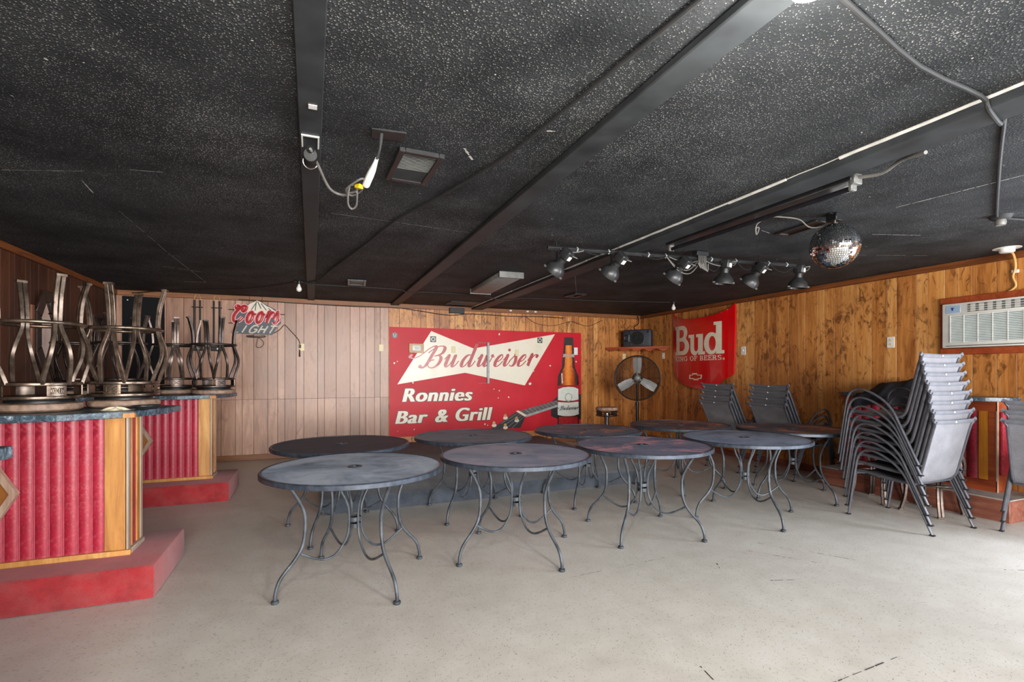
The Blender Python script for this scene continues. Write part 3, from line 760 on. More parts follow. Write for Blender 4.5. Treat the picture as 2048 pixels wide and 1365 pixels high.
def stroke(pts, wthin, wthick, k=8, taper=True):
    """calligraphic ribbon: thick on downstrokes, hairline on upstrokes -> list of quads"""
    P = cat([(x, y, 0) for x, y in pts], k); n = len(P); Lf = []; Rt = []
    ws = []
    for i in range(n):
        t = (P[min(i + 1, n - 1)] - P[max(i - 1, 0)]); t.normalize(); ws.append(wthin + (wthick - wthin) * max(0, -t.y) ** 1.6)
    for _ in range(3): ws = [(ws[max(i - 1, 0)] + 2 * ws[i] + ws[min(i + 1, n - 1)]) / 4 for i in range(n)]
    for i in range(n):
        t = (P[min(i + 1, n - 1)] - P[max(i - 1, 0)]); t.normalize(); q = V((-t.y, t.x, 0)) * ws[i] / 2
        Lf.append((P[i] + q)); Rt.append((P[i] - q))
    vs_ = [(p.x, p.y, -i * 8e-6) for i, p in enumerate(Lf)] + [(p.x, p.y, -i * 8e-6) for i, p in enumerate(Rt)]
    fs = [(i, i + 1, n + i + 1, n + i) for i in range(n - 1)]
    return vs_, fs
def disc(cx, cy, r, n=16, ry=None):
    return [(cx + r * math.cos(2 * PI * i / n), cy + (ry or r) * math.sin(2 * PI * i / n)) for i in range(n)], [tuple(range(n))]
def merge(lst):
    vs_ = []; fs = []
    for q, (a, b) in enumerate(lst):                     # each piece a hair in front of the last, so none are coplanar
        k = len(vs_); vs_ += [(p[0], p[1], (p[2] if len(p) > 2 else 0) - q * 1.2e-4) for p in a]; fs += [tuple(i + k for i in f) for f in b]
    return vs_, fs
SCR = {  # script letters, x-height 1, before slanting: list of strokes
    'B': [[(-.95, 1.02), (-1.05, .80), (-.72, .72), (-.35, .98), (.05, 1.52), (.38, 1.75), (.50, 1.60), (.42, 1.0), (.30, .25), (.10, -.06), (-.18, -.02), (-.16, .16)],
          [(.10, 1.15), (.42, 1.55), (.82, 1.76), (1.12, 1.62), (1.10, 1.20), (.84, .98), (.60, .92)],
          [(.60, .92), (.92, .96), (1.14, .70), (1.08, .22), (.80, -.06), (.50, 0), (.36, .28), (.52, .56), (.70, .60)]],
    'u': [[(-.06, .62), (.12, .98), (.16, .9), (.15, .22), (.25, 0), (.40, .12), (.58, .70), (.62, .98), (.62, .22), (.72, 0), (.86, .14), (1.0, .5)]],
    'd': [[(.60, .82), (.46, 1.0), (.24, .90), (.08, .50), (.10, .10), (.24, -.02), (.42, .20), (.60, .80), (.66, 1.3), (.66, 1.92)],
          [(.66, 1.95), (.64, .9), (.64, .20), (.74, 0), (.88, .14), (1.0, .5)]],
    'w': [[(-.04, .62), (.12, .98), (.16, .9), (.15, .22), (.25, 0), (.40, .16), (.54, .70), (.58, .98), (.58, .22), (.68, 0), (.86, .20), (.98, .70), (.94, 1.0), (1.02, .86), (1.16, .84)]],
    'e': [[(0, .34), (.26, .44), (.46, .74), (.38, 1.0), (.20, .86), (.06, .46), (.10, .08), (.26, -.02), (.46, .16), (.60, .46)]],
    'i': [[(-.04, .50), (.14, .98), (.17, .9), (.15, .22), (.25, 0), (.38, .14), (.50, .46)]],
    's': [[(-.06, .40), (.18, .86), (.26, 1.12), (.30, .96), (.42, .50), (.38, .10), (.20, -.02), (.06, .12)], [(.36, .06), (.54, .36)]],
    'r': [[(-.02, .46), (.12, 1.04), (.16, 1.0), (.15, .5), (.14, 0)], [(.14, .2), (.30, .80), (.46, 1.0), (.62, .92), (.56, .74)]],
    'o': [[(.36, .98), (.16, .84), (.04, .44), (.12, .06), (.30, -.02), (.50, .22), (.54, .62), (.42, .94), (.34, .98), (.50, .78), (.72, .80)]],
    'C': [[(.30, 1.30), (.10, 1.42), (.06, 1.60), (.24, 1.66), (.48, 1.52), (.80, 1.66), (1.06, 1.56), (1.04, 1.24), (.84, 1.10), (.74, 1.26), (.86, 1.42)], [(.60, 1.50), (.30, 1.2), (.08, .72), (.10, .26), (.34, 0), (.70, .14), (.96, .5)]]}
def script(word, xs, base0, base1, xh, slant, thin, thick, wscale=1.0):
    out = []
    x0, x1 = xs[0], xs[-1]
    for ch, x in zip(word, xs):
        b = base0 + (base1 - base0) * (x - x0) / (x1 - x0)
        for st in SCR[ch]:
            out.append(stroke([(x + (px * wscale + py * slant) * xh, b + py * xh) for px, py in st], thin * xh, thick * xh, 7))
        if ch == 'i': out.append(disc(x + (.17 + 1.42 * slant) * xh, b + 1.42 * xh, .13 * xh))
        if ch == 'B': out.append(disc(x + (-.10 + .02 * slant) * xh, b + .04 * xh, .15 * xh)); out.append(disc(x + (.70 + .6 * slant) * xh, b + .58 * xh, .07 * xh))
    return merge(out)

# ---- big red beer sign on the back wall
SGN = thing('wall_sign', 'large red beer sign with cream bow tie and white bar and grill lettering', 'sign', (2.99, BACK, .245))
def S(pts): return [(p[0] - 2.99, p[1] - .245, *p[2:]) for p in pts]
def poly(pts): return S(pts), [tuple(range(len(pts)))]
def signred():
    t = NT('sign_red'); o = t.obj(); c = t.ramp(t.noise(o, 2.0, 4), [(.3, srgb(186, 24, 38)), (.7, srgb(200, 34, 48))])
    sp = t.step(t.noise(o, 26, 3, .6), .74, .76); c = t.mix(t.math('MULTIPLY', sp, .6), c, srgb(226, 190, 180)); return t.out(c, .4, spec=.2)
M['sign_red'] = signred(); M['sign_cream'] = simple('sign_cream', srgb(226, 218, 198), .3, var=.03, scale=4)
M['sign_script'] = simple('sign_script_red', srgb(170, 30, 38), .3, var=.04); M['sign_dark'] = simple('sign_black', srgb(36, 28, 28), .35)
m = MB(); m.b2((1.192 - 2.99, -.014, 0), (4.788 - 2.99, -.001, 1.825)); m.build('panel', M['sign_red'], SGN, bevel=.001)
Y0 = -.0150
flat_part('bow_tie', fill_mesh([S([(1.889, 2.02), (2.643, 1.735), (2.80, 1.768), (2.942, 1.792), (4.23, 2.031), (3.617, 1.079), (2.486, 1.311), (1.321, 1.119)])]), M['sign_cream'], SGN, Y0)
sv = script('Budweiser', [1.72, 2.085, 2.385, 2.675, 3.005, 3.165, 3.29, 3.455, 3.64], 1.408, 1.438, .205, .40, .085, .30, 1.2)
flat_part('beer_name_script', (S(sv[0]), sv[1]), M['sign_script'], SGN, Y0 - .0012)
# white bar and grill lettering with a dark outline
def bold(txt, box, bx, grow):
    """heavy lettering: copies of the text shifted sideways (bx) and outwards (grow)"""
    out = []
    base_ = text_mesh(txt, 1.0, 0.0, .22, 1.10)
    sh = [(-bx, 0), (-bx / 2, 0), (0, 0), (bx / 2, 0), (bx, 0)]
    if grow: sh = [(px + grow * math.cos(a), grow * math.sin(a)) for px, _ in sh for a in [2 * PI * i / 8 for i in range(8)]]
    v0, f0 = fit(base_, box[0] + bx, box[1], box[2] - bx, box[3])
    for dx, dz in sh: out.append(([(p[0] + dx, p[1] + dz) for p in v0], f0))
    return merge(out)
for txt, box in (('Ronnies', (1.40, .826, 2.622, 1.045)), ('Bar', (1.285, .464, 1.83, .672)), ('&', (1.953, .466, 2.185, .68)), ('Grill', (2.312, .472, 2.99, .702))):
    vf = bold(txt, box, .016, 0); vo = bold(txt, box, .016, .010)
    flat_part('lettering_outline', (S(vo[0]), vo[1]), M['sign_dark'], SGN, Y0)
    flat_part('lettering', (S(vf[0]), vf[1]), M['sign_cream'], SGN, Y0 - .0060)
# bottle picture
def bglass():
    t = NT('bottle_amber'); o = t.obj(); x, y, z = t.sep(o)
    e = t.math('ABSOLUTE', t.math('DIVIDE', t.math('SUBTRACT', x, 1.520), .225))
    e = t.math('ADD', e, t.math('MULTIPLY_ADD', t.noise(o, 14, 4), .5, -.25))
    c = t.ramp(e, [(.05, srgb(232, 140, 52)), (.35, srgb(190, 84, 26)), (.65, srgb(96, 36, 18)), (.9, srgb(40, 20, 18))])
    return t.out(c, .3)
M['amber'] = bglass(); M['bottle_dark'] = simple('bottle_edge_dark', srgb(44, 28, 24), .3, var=.3, scale=20); M['label_w'] = simple('bottle_label_white', srgb(214, 218, 210), .35, var=.05)
M['label_red'] = simple('bottle_label_red', srgb(160, 22, 30), .35); M['label_grey'] = simple('bottle_label_grey', srgb(160, 168, 164), .35); M['bottle_hi'] = simple('bottle_highlight', srgb(220, 200, 186), .3, var=.2)
outl = [(4.425, 1.98), (4.615, 1.98), (4.622, 1.80), (4.640, 1.62), (4.650, 1.42), (4.690, 1.33), (4.730, 1.24), (4.738, 1.10), (4.740, .30), (4.282, .30), (4.284, 1.10), (4.292, 1.24), (4.335, 1.33), (4.375, 1.42), (4.390, 1.62), (4.416, 1.80)]
# guitar first, under the bottle
M['gtr'] = simple('guitar_black', srgb(40, 36, 40), .35, var=.3, scale=9); M['gtr2'] = simple('guitar_fretboard', srgb(92, 84, 84), .4, var=.2, scale=20); M['brass'] = simple('tuner_brass', srgb(190, 150, 96), .3, .5)
flat_part('guitar_body', poly([(4.15, .76), (4.30, .88), (4.785, .90), (4.785, .42), (4.30, .44), (4.15, .50)]), M['gtr'], SGN, Y0 - .0006)
flat_part('guitar_neck', poly([(3.458, .605), (4.29, .800), (4.29, .690), (3.640, .520)]), M['gtr2'], SGN, Y0 - .0012)
flat_part('guitar_neck_edge', poly([(3.640, .540), (4.29, .712), (4.29, .672), (3.640, .495)]), M['label_grey'], SGN, Y0 - .0018)
for k in range(9):
    x = 3.62 + k * .075; zt = .605 + (x - 3.458) * .234; zb = .520 + (x + .10 - 3.640) * .2615
    flat_part('fret', poly([(x, zt), (x + .008, zt), (x + .108, zb + .02), (x + .10, zb + .02)]), M['label_grey'], SGN, Y0 - .0024)
flat_part('guitar_nut', poly([(3.44, .615), (3.49, .625), (3.66, .535), (3.62, .505)]), M['sign_cream'], SGN, Y0 - .0024)
flat_part('guitar_head', poly([(3.44, .60), (3.62, .505), (3.60, .44), (3.53, .31), (3.0, .30), (2.95, .31), (3.20, .45)]), M['gtr'], SGN, Y0 - .0012)
for (x, z) in ((3.023, .371), (3.239, .498), (3.458, .442), (3.239, .324)):
    pg = flat_part('tuning_peg', (S(disc(x, z, .045, 14, .03)[0]), [tuple(range(14))]), M['sign_cream'], SGN, Y0 - .0018)
    flat_part('peg_button', (S(disc(x - .005, z + .045, .028, 12, .03)[0]), [tuple(range(12))]), M['brass'], pg, Y0 - .0026)
for k in range(4):
    flat_part('guitar_string', poly([(3.50 + k * .04, .59 - k * .02), (3.506 + k * .04, .59 - k * .02), (3.16 + k * .07, .40 - k * .03), (3.15 + k * .07, .40 - k * .03)]), M['label_grey'], SGN, Y0 - .0022)
flat_part('bottle_outline', fill_mesh([S(outl)]), M['bottle_dark'], SGN, Y0 - .0030)
flat_part('bottle_glass', fill_mesh([S([(4.455, 1.83), (4.585, 1.83), (4.60, 1.42), (4.65, 1.33), (4.69, 1.22), (4.70, 1.04), (4.32, 1.04), (4.33, 1.22), (4.375, 1.33), (4.43, 1.42)])]), M['amber'], SGN, Y0 - .0036)
flat_part('bottle_base_glass', poly([(4.31, .48), (4.71, .48), (4.71, .30), (4.31, .30)]), M['label_red'], SGN, Y0 - .0036)
flat_part('bottle_cap', poly([(4.425, 1.98), (4.615, 1.98), (4.622, 1.86), (4.418, 1.86)]), M['sign_dark'], SGN, Y0 - .0036)
flat_part('neck_label', poly([(4.405, 1.67), (4.52, 1.645), (4.635, 1.67), (4.64, 1.60), (4.52, 1.625), (4.395, 1.60)]), M['label_grey'], SGN, Y0 - .0042)
flat_part('bottle_shoulder_band', poly([(4.287, 1.075), (4.737, 1.075), (4.735, .99), (4.287, .99)]), M['label_red'], SGN, Y0 - .0042)
lb = flat_part('bottle_label', poly([(4.295, 1.0), (4.40, 1.035), (4.52, 1.045), (4.64, 1.035), (4.725, 1.0), (4.735, .52), (4.64, .495), (4.52, .488), (4.40, .495), (4.285, .52)]), M['label_w'], SGN, Y0 - .0048)
flat_part('label_ribbon', poly([(4.287, .80), (4.42, .78), (4.62, .78), (4.735, .80), (4.735, .76), (4.52, .745), (4.287, .76)]), M['label_red'], lb, Y0 - .0054)
flat_part('label_crest', (S(disc(4.515, .845, .085, 8)[0]), [tuple(range(8))]), M['label_grey'], lb, Y0 - .0058)
flat_part('label_crest_field', (S(disc(4.515, .845, .066, 8)[0]), [tuple(range(8))]), M['label_w'], lb, Y0 - .0062)
sv = script('Budweiser', [4.33, 4.400, 4.455, 4.508, 4.566, 4.596, 4.620, 4.650, 4.684], .610, .613, .042, .40, .10, .34, 1.1)
flat_part('label_script', (S(sv[0]), sv[1]), M['sign_dark'], lb, Y0 - .0058)
flat_part('bottle_highlight', poly([(4.36, 1.29), (4.385, 1.31), (4.40, 1.12), (4.37, 1.10)]), M['bottle_hi'], SGN, Y0 - .0046)
# stickers, clear plastic channel, dents
flat_part('round_sticker', (S(disc(1.277, 1.931, .05, 20)[0]), [tuple(range(20))]), M['sign_dark'], SGN, Y0 - .0012)
flat_part('sticker_emblem', merge([poly([(1.245, 1.955), (1.262, 1.955), (1.279, 1.905), (1.295, 1.955), (1.311, 1.955), (1.283, 1.895), (1.272, 1.895)]), poly([(1.25, 1.962), (1.305, 1.962), (1.305, 1.967), (1.25, 1.967)])]), M['label_grey'], SGN, Y0 - .0018)
for (x, z) in ((1.922, 1.882), (3.92, 1.911)):
    st = flat_part('square_sticker', poly([(x - .05, z - .05), (x + .05, z - .05), (x + .05, z + .05), (x - .05, z + .05)]), M['sign_dark'], SGN, Y0 - .0018)
    a, b = disc(x, z, .036, 20)[0], disc(x, z, .024, 20)[0]
    flat_part('sticker_ring', (S(a + b), [(i, (i + 1) % 20, 20 + (i + 1) % 20, 20 + i) for i in range(20)]), M['label_w'], st, Y0 - .0024)
flat_part('tinted_strip', poly([(2.715, 1.842), (2.885, 1.842), (2.885, 1.122), (2.715, 1.122)]), simple('darker_cream_strip', srgb(196, 176, 158), .3), SGN, Y0 - .0008) if False else None
m = MB(); m.b2((2.885 - 2.99, Y0 - .030, 1.12 - .245), (2.926 - 2.99, Y0 - .001, 1.85 - .245)); m.build('plastic_channel', simple('clear_channel', srgb(170, 172, 176), .4, var=.2, scale=30), SGN, bevel=.004)
m = MB(); m.b2((2.712 - 2.99, Y0 - .006, 1.830 - .245), (2.885 - 2.99, Y0 - .001, 1.848 - .245)); m.b2((2.712 - 2.99, Y0 - .006, 1.122 - .245), (2.885 - 2.99, Y0 - .001, 1.134 - .245)); m.build('channel_clip', M['label_red'], SGN)
random.seed(11)
for (x, z, rr) in ((1.27, 1.47, .018), (1.32, 1.50, .012), (3.72, 1.11, .03), (4.13, 1.44, .02), (3.80, 1.34, .012), (3.40, 1.32, .012), (4.68, 1.52, .018), (3.02, 1.02, .012), (3.12, .99, .014), (1.58, 1.145, .016), (2.85, .40, .016), (2.9, .38, .012), (1.6, .36, .012), (3.12, 2.0, .02), (3.1, .86, .012), (3.3, .87, .016)):
    n = 9; flat_part('chipped_paint', (S([(x + rr * random.uniform(.5, 1) * math.cos(2 * PI * i / n), z + rr * random.uniform(.6, 1.1) * math.sin(2 * PI * i / n)) for i in range(n)]), [tuple(range(n))]), M['label_w'], SGN, Y0 - .001)

# ---- thermostat, switches and outlets
def wall_plate(name, label, pos, wall, mat, kind, grp='wall switches and outlets', sx=.075, sz=.115):
    r = thing(name, label, 'outlet' if kind == 'outlet' else 'switch', pos, {'back': 0, 'right': -PI / 2, 'left': PI / 2}[wall], grp)
    m = MB(); m.b2((-sx / 2, -.008, -sz / 2), (sx / 2, -.0005, sz / 2)); m.build('cover_plate', mat, r, bevel=.003)
    m = MB()
    if kind == 'outlet':
        for z in (-.022, .022): m.lathe([(0.0001, 0), (.015, 0), (.015, .003), (0.0001, .003)], 16, Matrix.Translation((0, -.008, z)) @ Matrix.Rotation(PI / 2, 4, 'X'))
        m.build('socket', M['cream_plastic'], r)
    else:
        m.box((0, -.012, .004), (.010, .010, .022)); m.build('toggle', mat, r, bevel=.002)
    return r
wall_plate('wall_outlet', 'cream wall outlet with the neon sign cord plugged in', (-.142, BACK, 1.708), 'back', M['cream_plastic'], 'outlet')
wall_plate('wall_outlet', 'cream wall plate just left of the red beer sign', (1.06, BACK, 1.72), 'back', M['cream_plastic'], 'outlet')
wall_plate('light_switch', 'white switch plate beside the bottle on the red sign', (4.671, BACK - .016, 1.72), 'back', M['white_plastic'], 'switch', sx=.08, sz=.14)
wall_plate('wall_outlet', 'cream wall plate under the corner speaker shelf', (5.768, BACK, 1.63), 'back', M['cream_plastic'], 'outlet')
wall_plate('light_switch', 'white switch plate on the right wall between shelf and car hood', (RIGHT, 7.736, 1.63), 'right', M['white_plastic'], 'switch')
wall_plate('light_switch', 'white switch plate just right of the red car hood', (RIGHT, 5.848, 1.65), 'right', M['white_plastic'], 'switch', sx=.09, sz=.13)
wall_plate('wall_outlet', 'white outlet left of the air conditioner', (RIGHT, 3.734, 1.663), 'right', M['white_plastic'], 'outlet', sx=.08, sz=.125)
wall_plate('wall_outlet', 'cream outlet on the left half of the sign bow tie', (2.28, BACK - .016, 1.711), 'back', M['cream_plastic'], 'outlet', sx=.07)
wall_plate('wall_outlet', 'cream outlet on the right half of the sign bow tie', (3.462, BACK - .016, 1.672), 'back', M['cream_plastic'], 'outlet', sx=.07)
r = thing('thermostat', 'beige thermostat with white screen at the tip of the sign bow tie', 'thermostat', (1.636, BACK - .016, 1.644))
m = MB(); m.b2((-.124, -.022, 0), (.124, -.0005, .156)); m.build('housing', M['cream_dark'] if 'cream_dark' in M else simple('beige_housing', srgb(204, 170, 132), .5), r, bevel=.004)
m = MB(); m.b2((-.07, -.028, .035), (.07, -.022, .125)); f_ = m.build('screen_frame', M['white_plastic'], r, bevel=.006, seg=2)
m = MB(); m.b2((-.035, -.0295, .06), (.04, -.028, .10)); m.build('display', simple('lcd_grey', srgb(150, 156, 156), .3), f_)

# ---- car hood sign on the right wall
HD = thing('car_hood_sign', 'red car hood with slab serif lettering hung on the right wall', 'sign', (RIGHT, 6.70, 1.04), -PI / 2)
HY0 = 6.70; HZ0 = 1.04
def hl(p): return (HY0 - p[0], p[1] - HZ0)            # (wall y, z) -> local (x to the right, z)
def bulge(x): u = min(abs(x) / .73, 1); return .03 + .075 * (1 - u ** 2.4) + (.010 if abs(x) < .60 else 0)
def hood_part(name, loops, mat, parent, off, skirt=False):
    vs_, fs = fill_mesh(loops)
    bm = bmesh.new(); bv = [bm.verts.new((p[0], 0, p[1])) for p in vs_]
    for f in fs:
        try: bm.faces.new([bv[i] for i in f])
        except ValueError: pass
    cuts = [-.72 + .06 * i for i in range(25)] + [-.60, .60, -.605, .605]
    for x in cuts:
        bmesh.ops.bisect_plane(bm, geom=bm.verts[:] + bm.edges[:] + bm.faces[:], plane_co=(x, 0, 0), plane_no=(1, 0, 0))
    for v in bm.verts: v.co.y = -bulge(v.co.x) - off
    bmesh.ops.recalc_face_normals(bm, faces=bm.faces)
    if sum(f.normal.y * f.calc_area() for f in bm.faces) > 0: bmesh.ops.reverse_faces(bm, faces=bm.faces)
    if skirt:
        es = [e for e in bm.edges if e.is_boundary]
        ret = bmesh.ops.extrude_edge_only(bm, edges=es)
        for v in [g for g in ret['geom'] if isinstance(g, bmesh.types.BMVert)]: v.co.y = min(-.006, v.co.y + .03)
    me = bpy.data.meshes.new(name); bm.to_mesh(me); bm.free()
    me.polygons.foreach_set('use_smooth', [True] * len(me.polygons)); me.set_sharp_from_angle(angle=R(30)); me.materials.append(mat)
    o = bpy.data.objects.new(name, me); COL.objects.link(o); o.parent = parent; return o
def hoodred():
    t = NT('hood_paint_red'); c = t.ramp(t.noise(t.obj(), 3, 3), [(.3, srgb(186, 4, 10)), (.7, srgb(200, 8, 16))]); m = t.out(c, .22); t.b.inputs['Coat Weight'].default_value = .4; return m
hood_out = cat([(*hl(p), 0) for p in ((7.424, 2.384), (7.35, 2.325), (7.269, 2.298), (7.013, 2.246), (6.697, 2.234), (6.351, 2.256), (6.108, 2.316), (5.985, 2.396))], 5) + [V((*hl((5.984, 2.049)), 0))] + \
    cat([(*hl(p), 0) for p in ((6.010, 1.30), (6.06, 1.26), (6.235, 1.165), (6.285, 1.09), (6.40, 1.058), (6.65, 1.042), (6.88, 1.06), (7.129, 1.139), (7.351, 1.268), (7.40, 1.40), (7.424, 1.752))], 5)
hood_part('hood_panel', [[(p.x, p.y) for p in hood_out]], hoodred(), HD, 0, True)
def arc(cx, cy, rx, ry, a0, a1, n=14): return [(cx + rx * math.cos(R(a0 + (a1 - a0) * i / n)), cy + ry * math.sin(R(a0 + (a1 - a0) * i / n))) for i in range(n + 1)]
# slab-serif letters drawn in a local frame, then placed
BB = [[(0, 0), (.30, 0)] + arc(.30, .145, .17, .145, -90, 60) + arc(.27, .39, .15, .125, -40, 90) + [(0, .515), (0, .455), (.05, .455), (.05, .06), (0, .06)],
      [(.17, .07), (.25, .07)] + arc(.255, .155, .085, .085, -90, 90) + [(.17, .24)], [(.17, .305), (.24, .305)] + arc(.24, .375, .07, .07, -90, 90) + [(.17, .445)]]
UU = [[(0, .36), (0, .305), (.05, .305), (.05, .13)] + arc(.17, .12, .12, .13, 180, 290) + [(.25, .05), (.25, 0), (.42, 0), (.42, .055), (.37, .055), (.37, .36), (.20, .36), (.20, .305), (.25, .305), (.25, .13)] + arc(.20, .12, .05, .06, 0, -180, 8) + [(.15, .36)]]
DD = [[(.22, .54), (.22, .485), (.27, .485), (.27, .35)] + arc(.17, .18, .17, .19, 60, 300) + [(.27, .05), (.27, 0), (.44, 0), (.44, .055), (.39, .055), (.39, .54)], arc(.19, .18, .075, .125, 0, 360, 20)[:-1]]
def place(loops, x0, z0, x1, z1):
    ax = min(p[0] for l in loops for p in l); bx = max(p[0] for l in loops for p in l); az = min(p[1] for l in loops for p in l); bz = max(p[1] for l in loops for p in l)
    return [[(x0 + (p[0] - ax) / (bx - ax) * (x1 - x0), z0 + (p[1] - az) / (bz - az) * (z1 - z0)) for p in l] for l in loops]
def hx(y): return HY0 - y
M['hood_cream'] = simple('hood_cream', srgb(220, 212, 190), .3, var=.03)
hood_part('letter', place(BB, hx(7.335), 1.622 - HZ0, hx(6.915), 2.135 - HZ0), M['hood_cream'], HD, .003)
hood_part('letter', place(UU, hx(6.930), 1.606 - HZ0, hx(6.535), 1.962 - HZ0), M['hood_cream'], HD, .003)
hood_part('letter', place(DD, hx(6.560), 1.610 - HZ0, hx(6.152), 2.138 - HZ0), M['hood_cream'], HD, .003)
def slab(ch):
    t, s = .16, .12   # stroke, serif height
    rc = lambda a, b, c, d: [(a, b), (c, b), (c, d), (a, d)]
    L = {'I': [rc(.12, 0, .28, 1), rc(0, 0, .4, s), rc(0, 1 - s, .4, 1)],
         'K': [rc(.1, 0, .26, 1), rc(0, 0, .36, s), rc(0, 1 - s, .36, 1), [(.26, .40), (.60, .9), (.76, .9), (.26, .62 - .42)], [(.32, .56), (.46, .62), (.80, .08), (.60, .08)], rc(.48, 1 - s, .82, 1), rc(.52, 0, .88, s)],
         'N': [rc(.1, 0, .24, 1), rc(.66, 0, .80, 1), rc(0, 0, .34, s), rc(0, 1 - s, .24, 1), rc(.56, 1 - s, .9, 1), [(.1, 1), (.28, 1), (.80, 0), (.64, 0)]],
         'F': [rc(.1, 0, .26, 1), rc(0, 0, .38, s), rc(0, 1 - s, .68, 1), rc(.58, .68, .68, 1), rc(.26, .45, .5, .57), rc(.44, .38, .52, .64)],
         'E': [rc(.1, 0, .26, 1), rc(0, 0, .72, s), rc(0, 1 - s, .68, 1), rc(.58, .68, .68, 1), rc(.26, .45, .5, .57), rc(.44, .38, .52, .64), rc(.62, 0, .72, .34)]}
    if ch in L: return [[q] for q in L[ch]]
    if ch == 'O': return [[arc(.42, .5, .42, .5, 0, 360, 24)[:-1], arc(.42, .5, .24, .38, 0, 360, 24)[:-1]]]
    if ch == 'G': return [[arc(.42, .5, .42, .5, 40, 330, 24) + arc(.42, .5, .25, .38, 330, 40, 24)], [rc(.52, .38, .92, .5)], [rc(.66, .05, .80, .45)], [rc(.66, .66, .78, .98)]]
    if ch == 'B': return [[[(0, 0), (.46, 0)] + arc(.46, .27, .26, .27, -90, 70) + arc(.42, .75, .24, .25, -45, 90) + [(0, 1), (0, .88), (.1, .88), (.1, .12), (0, .12)], [(.27, .12), (.42, .12)] + arc(.42, .27, .12, .15, -90, 90) + [(.27, .42)], [(.27, .56), (.40, .56)] + arc(.40, .72, .10, .16, -90, 90) + [(.27, .88)]]]
    if ch == 'R': return [[[(0, 0), (.38, 0), (.38, .12), (.27, .12), (.27, .42), (.42, .42), (.56, .0), (.84, .0), (.84, .12), (.70, .12), (.60, .46)] + arc(.44, .73, .26, .27, -50, 90) + [(0, 1), (0, .88), (.1, .88), (.1, .12), (0, .12)], [(.27, .55), (.40, .55)] + arc(.40, .715, .11, .165, -90, 90) + [(.27, .88)]]]
    if ch == 'S': return [[arc(.35, .73, .33, .27, 20, 270, 16) + arc(.35, .27, .17, .19, 90, -160, 12) + arc(.35, .27, .34, .27, -160, 90, 16)[:] + arc(.35, .73, .17, .15, 270, 20, 12)]]
    return []
WDT = {'K': .88, 'I': .4, 'N': .9, 'G': .92, 'O': .84, 'F': .68, 'B': .72, 'E': .72, 'R': .84, 'S': .70, ' ': .34}
tot = sum(WDT[c] + .1 for c in 'KING OF BEERS'); X0, X1_ = hx(7.331), hx(6.19); k_ = (X1_ - X0) / tot; xx = X0; loops_all = []
for ch in 'KING OF BEERS':
    big = 1.0
    for grp_ in slab(ch):
        hood_part('slogan_letter', [[(xx + p[0] * k_, 1.513 - HZ0 + p[1] * .080 + (xx - X0) * .006) for p in l] for l in grp_], M['hood_cream'], HD, .003)
    xx += (WDT[ch] + .1) * k_
a_, b_ = arc(hx(6.165), 1.535 - HZ0, .018, .018, 0, 360, 14)[:-1], arc(hx(6.165), 1.535 - HZ0, .010, .010, 0, 360, 14)[:-1]
hood_part('registered_mark', [a_, b_], M['hood_cream'], HD, .003)
ob = [(6.917, 1.203), (6.908, 1.277), (6.833, 1.277), (6.833, 1.304), (6.715, 1.304), (6.715, 1.278), (6.599, 1.278), (6.616, 1.207), (6.688, 1.207), (6.688, 1.186), (6.806, 1.186), (6.806, 1.203)]
cx_, cz_ = hl((6.757, 1.244)); outer = [hl(p) for p in ob]; inner = [(cx_ + (p[0] - cx_) * .80, cz_ + (p[1] - cz_) * .62) for p in outer]
hood_part('car_badge_outline', [outer, inner], M['hood_cream'], HD, .003)

# ---- neon sign on the pale wall
NE = thing('neon_sign', 'unlit neon beer sign with red script and mountain on the pale wall', 'neon sign', (-.76, BACK, 1.88))
def Nn(pts): return [(p[0] + .76, p[1] - 1.88, *p[2:]) for p in pts]
M['neon_back'] = simple('neon_backing', srgb(58, 66, 78), .45, var=.2); M['neon_red'] = simple('neon_red_tube', srgb(176, 40, 48), .2, var=.1); M['neon_pink'] = simple('neon_pink_outline', srgb(226, 160, 160), .35, var=.05)
M['neon_white'] = simple('neon_white_tube', srgb(206, 198, 184), .25, var=.06); M['mtn'] = simple('neon_mountain', srgb(216, 204, 184), .4, var=.06)
def plate(name, pts, y0, y1, mat, par=None):
    m = MB(); m.prism(Nn(pts), y0, y1, Matrix.Rotation(PI / 2, 4, 'X')); return m.build(name, mat, par or NE, smooth=False)
plate('backing_plate', [(-1.10, 2.10), (-1.05, 2.30), (-.93, 2.335), (-.86, 2.33), (-.75, 2.39), (-.70, 2.37), (-.45, 2.24), (-.43, 2.06), (-.47, 2.03), (-.55, 1.885), (-1.09, 1.895), (-1.03, 2.03)], .055, .062, M['neon_back'])
plate('mountain', [(-.90, 2.26), (-.86, 2.335), (-.80, 2.365), (-.755, 2.392), (-.705, 2.37), (-.62, 2.31), (-.58, 2.295), (-.50, 2.235), (-.48, 2.20), (-.88, 2.20)], .063, .068, M['mtn'])
for a, b in (((-.755, 2.38), (-.83, 2.25)), ((-.745, 2.375), (-.70, 2.27)), ((-.765, 2.36), (-.78, 2.24)), ((-.70, 2.35), (-.63, 2.25)), ((-.60, 2.28), (-.55, 2.23))):
    m = MB(); p, q = Nn([a])[0], Nn([b])[0]; m.tube([(p[0], -.070, p[1]), (q[0], -.070, q[1])], .006, 6); m.build('ridge_tube', M['neon_back'], NE)
